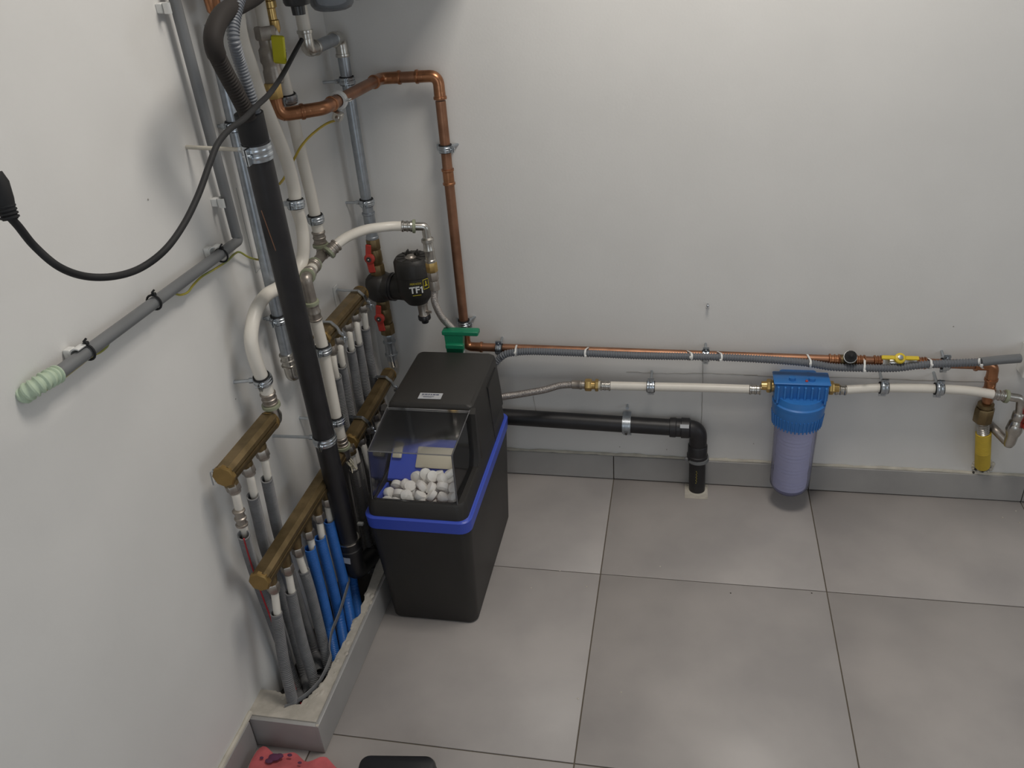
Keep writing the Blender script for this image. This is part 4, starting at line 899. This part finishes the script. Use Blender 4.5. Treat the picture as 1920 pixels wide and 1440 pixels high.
s4 = (((.062,-.4586,.6373), (.062,-.4531,.609), [(.055,-.4411,.555),(.055,-.4439,.4651)] + [(.035,-.4063,.3515),(.035,-.4159,.1326)] + [(.1024,-.555,.03)]),
      ((.062,-.4072,.6486), (.062,-.4105,.6169), [(.055,-.3945,.5523),(.055,-.3995,.454)] + [(.035,-.3633,.3221),(.035,-.3678,.0941)] + [(.096,-.4889,.03)]),
      ((.062,-.3346,.6582), (.062,-.3375,.6259), [(.055,-.3233,.5618),(.055,-.3273,.4701)] + [(.035,-.2847,.3436),(.035,-.2894,.114)] + [(.0919,-.4074,.03)]),
      ((.062,-.2792,.6511), (.062,-.2825,.6167), [(.055,-.2684,.5484),(.055,-.2715,.4544)] + [(.035,-.2295,.3078),(.035,-.2294,.1098)] + [(.0921,-.3459,.03)]),
      ((.062,-.2156,.6559), (.062,-.2178,.632), [(.055,-.2055,.5662),(.055,-.2052,.4961)] + [(.035,-.1635,.3423),(.035,-.1608,.1426)] + [(.0849,-.2693,.03)]))
for i, (tl, stt, pth) in enumerate(s4):
    sleeved(N3[i] + ' grey sleeved pipe on the upper rear manifold', nuts4[i], tl, stt, pth, 'grey_sleeve', rs=.0128)
# clip on the dark sleeves and the flat cable in the pocket
tag(MB().box((.092,-.5447,.1995), (.016, .010, .008), bev=.001).build('sleeve_clip', 'white_plastic'), 'small white clip on a dark sleeve beside the softener', 'clip')
fc = smooth([(.099,-.6844,.13),(.106,-.7233,.13)] + [(.1065,-.7882,.11),(.1107,-.8508,.11),(.1247,-.9007,.11),(.1378,-.9273,.11)] + [(.1321,-.9719,.094),(.1251,-1.004,.094),(.1109,-1.0332,.094),(.0933,-1.0534,.094),(.0784,-1.0672,.094)], 6); rings = []
for i, p in enumerate(fc):
    tn = (fc[min(i + 1, len(fc) - 1)] - fc[max(i - 1, 0)]).normalized(); n = tn.cross(V(0, 0, 1)).normalized()
    up = n.cross(tn); rings.append([p - up * .006 - n * .0012, p - up * .006 + n * .0012, p + up * .006 + n * .0012, p + up * .006 - n * .0012])
tag(MB().ringed(rings, smooth=False).build('edge_strip', 'grey_sleeve'), 'flat grey strip curling along the rough mortar edge', 'strip')

# ------------------------------------------------------------------ grey conduit on the left wall
gc = thing('rigid_conduit', 'grey rigid conduit dropping and then running along the left wall', 'conduit', (.025,-.7045,1.0734))
ga = [V(*p) for p in [(.025,-.7192,1.5836),(.025,-.7021,1.083)]]; gb = [V(*p) for p in [(.025,-.7025,1.0727),(.025,-1.2854,1.0832)]]
MB().tube(ga, .0106, 16).build('upright_run', 'grey_plastic', gc)
MB().tube(bent([ga[1] + V(0, 0, .01), gb[0] + V(0, .004, 0), gb[0].lerp(gb[1], .06)], .008, 5), .0102, 16).tube([gb[0].lerp(gb[1], .05), gb[1]], .0106, 16).build('level_run', 'grey_plastic', gc)
ge = smooth([gb[1] + (gb[0] - gb[1]).normalized() * .004] + [(.024,-1.3057,1.0858)] + [(.014,-1.324,1.0817)] + [(-.004,-1.331,1.0724)], 6)
corr(MB(), ge, .0145, .0085, .0026, 16).build('wall_flex', 'pale_green', gc, 'pale green corrugated end piece')
def wallclip(c, axis, label):
    c = Vector(c); d = Vector(axis).normalized(); t = thing('conduit_clip', label, 'clip', tuple(c)); o = V(1, 0, 0); u = d.cross(o).normalized(); rings = []
    for k in range(15):
        a = math.radians(-120 + 240 * k / 14); n = o * -math.cos(a) + u * math.sin(a); n = o * math.cos(a + math.pi) + u * math.sin(a)
        n = -o * math.cos(a) + u * math.sin(a)
        rings.append([c + n * .0112 - d * .009, c + n * .0135 - d * .009, c + n * .0135 + d * .009, c + n * .0112 + d * .009])
    MB().ringed(rings, smooth=False).build('jaw', 'white_plastic', t); R = Matrix((o, u, d)).transposed()
    MB().box((.006, c.y, c.z), (.012, .018, .018), R, .002).build('base', 'white_plastic', t)
    return t
wallclip((.025,-.7349,1.5218), (0, 0, 1), 'white clip at the top of the grey upright conduit')
wallclip((.025,-.7162,1.1613), (0, 0, 1), 'white clip on the grey upright conduit above its corner')
wallclip((.025,-.7872,1.0825), gb[1] - gb[0], 'white clip on the level grey conduit near its corner')
wallclip((.025,-1.2227,1.0855), gb[1] - gb[0], 'white clip on the level grey conduit near its pale green end')
def tie(c, axis, label):
    c = Vector(c); d = Vector(axis).normalized(); u, v = frame(d); t = thing('cable_tie', label, 'cable tie', tuple(c), 'black cable ties on the level conduit')
    MB().tube([c + (u * math.cos(a) + v * math.sin(a)) * .0136 for a in [2 * math.pi * k / 18 for k in range(18)]], .0020, 8, closed=True).build('loop', 'black_rubber', t)
    k = c + V(.004, 0, .0155); MB().box(k, (.007, .007, .006), bev=.001).build('head', 'black_rubber', t); MB().tube([k, k + V(.002, -.006, .006), k + V(.006, -.003, .010)], .0018, 6).build('tail', 'black_rubber', t)
tie((.025,-.7757,1.07), gb[1] - gb[0], 'black cable tie on the level grey conduit nearest its corner')
tie((.025,-1.0185,1.079), gb[1] - gb[0], 'black cable tie at the middle of the level grey conduit')
tie((.025,-1.2095,1.0822), gb[1] - gb[0], 'black cable tie on the level grey conduit near its pale green end')
wr = [(.02,-.5797,.9909)] + [(.015,-.609,.9937),(.015,-.6553,1.0173),(.015,-.6879,1.0423),(.015,-.7097,1.0473),(.015,-.746,1.0454)] + [(.022,-.8113,1.0539),(.022,-.8559,1.0581)] + [(.018,-.8841,1.0526),(.018,-.9063,1.0481),(.018,-.9307,1.0536),(.018,-.9548,1.0655)] + [(.022,-1.0165,1.0698),(.022,-1.0981,1.0714),(.022,-1.1473,1.0706)] + [(.02,-1.159,1.065),(.02,-1.1766,1.0645),(.02,-1.1974,1.068)] + [(.02,-1.2402,1.0687),(.02,-1.2786,1.069),(.02,-1.3092,1.0713)]
tag(MB().tube(smooth(wr, 6), .0022, 8).build('earth_wire', 'wire'), 'yellow-green wire tied under the level grey conduit', 'wire')
# black mains lead with its plug
cb = [V(*p) for p in [(.085,-.345,1.4088),(.085,-.3815,1.3945)] + [(.14,-.5865,1.3767)] + [(.175,-.7258,1.3682)] + [(.19,-.8124,1.3646)] + [(.205,-.9005,1.36),(.205,-.9497,1.3563),(.205,-.9949,1.3449),(.205,-1.034,1.3222),(.205,-1.0829,1.2912),(.205,-1.139,1.2647),(.205,-1.1995,1.2481)] + [(.19,-1.2423,1.2379),(.19,-1.3,1.2496)] + [(.175,-1.3346,1.2641),(.175,-1.3731,1.2933)] + [(.16,-1.3823,1.3232),(.16,-1.3952,1.3528),(.16,-1.4039,1.3709)] + [(.155,-1.4006,1.3838)]]
ml = thing('mains_lead', 'black mains lead hanging in a loop across the left wall', 'cable', tuple(cb[-1]))
MB().tube(smooth(cb, 8), .0050, 12).build('cable', 'black_rubber', ml)
a, b = V(*(.16,-1.403,1.3641)), V(*(.155,-1.3967,1.4109)); d = (b - a)
MB().tube([a, a.lerp(b, .25), a.lerp(b, .5), a.lerp(b, .9), a.lerp(b, 1.15)], [.0085, .0095, .0115, .0125, .009], 14).build('plug', 'black_rubber', ml)
sr = MB()
for k in range(4): sr.lathe(a.lerp(b, .02 + .09 * k), d, [(0, .0088), (.001, .0108), (.003, .0108), (.004, .0088)], 14)
sr.build('strain_relief', 'black_rubber', ml)

# ------------------------------------------------------------------ what hangs down at the top of the frame
bo = thing('boiler', 'white wall-hung boiler above the pipes, mostly out of the frame', 'boiler', (.225, -.36, 1.575))
MB().box((.225, -.36, 1.955), (.45, .62, .76), bev=.02).build('casing', 'boiler_white', bo)
MB().cyl((.10, -.30, 1.545), (.10, -.30, 1.58), .02).build('flow_stub', 'copper', bo)
bf = thing('dosing_bowl', 'smoky clear plastic bowl hanging at the top edge', 'filter', (.17,-.341,1.4949))
c = V(*(.17,-.3458,1.4849)); MB().lathe(c + V(0, 0, -.020), (0, 0, 1), [(0, .030), (.004, .040), (.012, .046), (.03, .050), (.10, .050)], 26).build('bowl', 'smoky_bowl', bf)
MB().lathe(c + V(0, 0, .075), (0, 0, 1), [(0, .052), (.03, .052), (.04, .04), (.16, .04)], 24).build('head', 'grey_plastic', bf)
MB().lathe(c + V(.056, .02, -.004), (0, 0, 1), [(0, .010), (.02, .012), (.10, .012)], 12).build('side_knob', 'black_gloss', bf)
kb = thing('pipe_plug', 'black plastic cap hanging beside the smoky bowl at the top edge', 'cap', (.16,-.5028,1.4974)); c = V(*(.16,-.5028,1.4974))
MB().lathe(c + V(0, 0, -.022), (0, 0, 1), [(0, .013), (.016, .014), (.018, .024), (.024, .027), (.055, .028), (.09, .028)], 18).build('body', 'black_gloss', kb)
MB().cyl(c + V(0, 0, .06), c + V(0, 0, .22), .016).build('stem', 'black_gloss', kb)
for c, rr_, lb in (((.05,-.6331,1.5107), .0125, 'left copper stub at the top edge left of the black hose'), ((.05,-.5598,1.5158), .0105, 'right copper stub at the top edge behind the black hose')):
    c = Vector(c); t = thing('copper_stub', lb, 'pipe', tuple(c))
    MB().cyl(c, c + V(0, 0, .20), rr_, seg=16).build('pipe', 'copper', t); MB().lathe(c + V(0, 0, -.012), (0, 0, 1), [(0, rr_ * .8), (.004, rr_ + .001), (.030, rr_ + .003), (.034, rr_)], 16).build('cap', 'copper_fit', t)
# ------------------------------------------------------------------ bottom edge of the frame
rg = MB(); nx, ny = 26, 14; rw = random.Random(3)
P0 = V(.045, -1.155, .0)
hh = [[0] * (ny + 1) for _ in range(nx + 1)]
for i in range(nx + 1):
    for j in range(ny + 1):
        u, v_ = i / nx, j / ny
        hh[i][j] = .018 + .038 * max(0, math.sin(math.pi * min(1, u * 1.02))) ** .3 * (1 - .35 * u) * math.sin(math.pi * min(v_ * .9 + .1, 1)) ** .6 + .006 * math.sin(9 * u + 4 * v_) * math.sin(7 * v_ + 2 * u) + rw.uniform(-.0012, .0012)
        if i in (0, nx) or j in (0, ny): hh[i][j] = .001
rings = []
for i in range(nx + 1):
    rings.append([V(.026 + .215 * i / nx, -1.128 - .010 * (i / nx) + .008 * math.sin(i * .7) - .16 * j / ny, hh[i][j]) for j in range(ny + 1)] + [V(.026 + .215 * i / nx, -1.128 - .010 * (i / nx) + .008 * math.sin(i * .7) - .16 * j / ny, .0006) for j in range(ny, -1, -1)])
rag = rg.ringed(rings); rag = rag.build('cleaning_rag', 'pink_cloth')
tag(rag, 'crumpled pink rag on the floor at the bottom edge', 'rag')
sp_ = MB()
for (x, y, s) in ((.088, -1.165, .012), (.098, -1.160, .008), (.080, -1.175, .008), (.120, -1.155, .005), (.15, -1.17, .004), (.06, -1.17, .004)):
    sp_.ball((x, y, .052), s, 9, 5, (1.2, .8, .35))
sp_.build('stain', 'pink_dark', rag, 'dark stain')
kn = thing('black_case', 'black rounded plastic case lying on the floor at the bottom edge', 'case', (.36, -1.19, 0))
Rk = Matrix.Rotation(math.radians(7), 3, 'Z')
def kring(z, g): return [Rk @ (p - V(.365, -1.19, 0)) + V(.365, -1.19, 0) for p in rrect(.283 + g, .452 - g, -1.29 + g, -1.118 - g, z, .022 - g * .5)]
MB().ringed([kring(.001, .005), kring(.006, 0), kring(.040, 0), kring(.048, .003), kring(.051, .010)], smooth=False).build('shell', 'black_gloss', kn)
MB().tube([Rk @ (p - V(.365, -1.19, 0)) + V(.365, -1.19, 0) for p in rrect(.2835, .4515, -1.2895, -1.1185, .026, .021)], .0012, 5, closed=True).build('seam', 'black_rubber', kn)

for p in [(.8976,-.4051,.0006),(.8224,-.85,.0006),(.7231,-.8816,.0006),(.5512,-.5297,.0006),(1.909,-.0554,.0006),(1.903,-.1095,.0006),(1.8639,-.0895,.0006),(.7022,-.5082,.0006),(1.0863,-.4882,.0006),(1.2957,-.4639,.0006),(.6208,-.4536,.0006)]: MB().ball(p, .0022, 6, 4, (1, 1, .4)).build('speck', 'caulk' if p[0] < .9 or p[0] > 1.6 else 'dirt_and_shade', fl)
hm = MB(); h0 = M2B + V(.0, .024, -.012)
for k in range(9): hm.tube(smooth([h0 + V(rnd.uniform(-.008, .012), rnd.uniform(-.006, .006), 0), h0 + V(.012 + rnd.uniform(-.008, .008), rnd.uniform(-.012, .012), -.03), h0 + V(.014 + rnd.uniform(-.010, .010), rnd.uniform(-.014, .014), -.055)], 4), .0014, 5)
hm.build('sealing_hemp', 'cream', t3, 'tuft of pale sealing hemp')
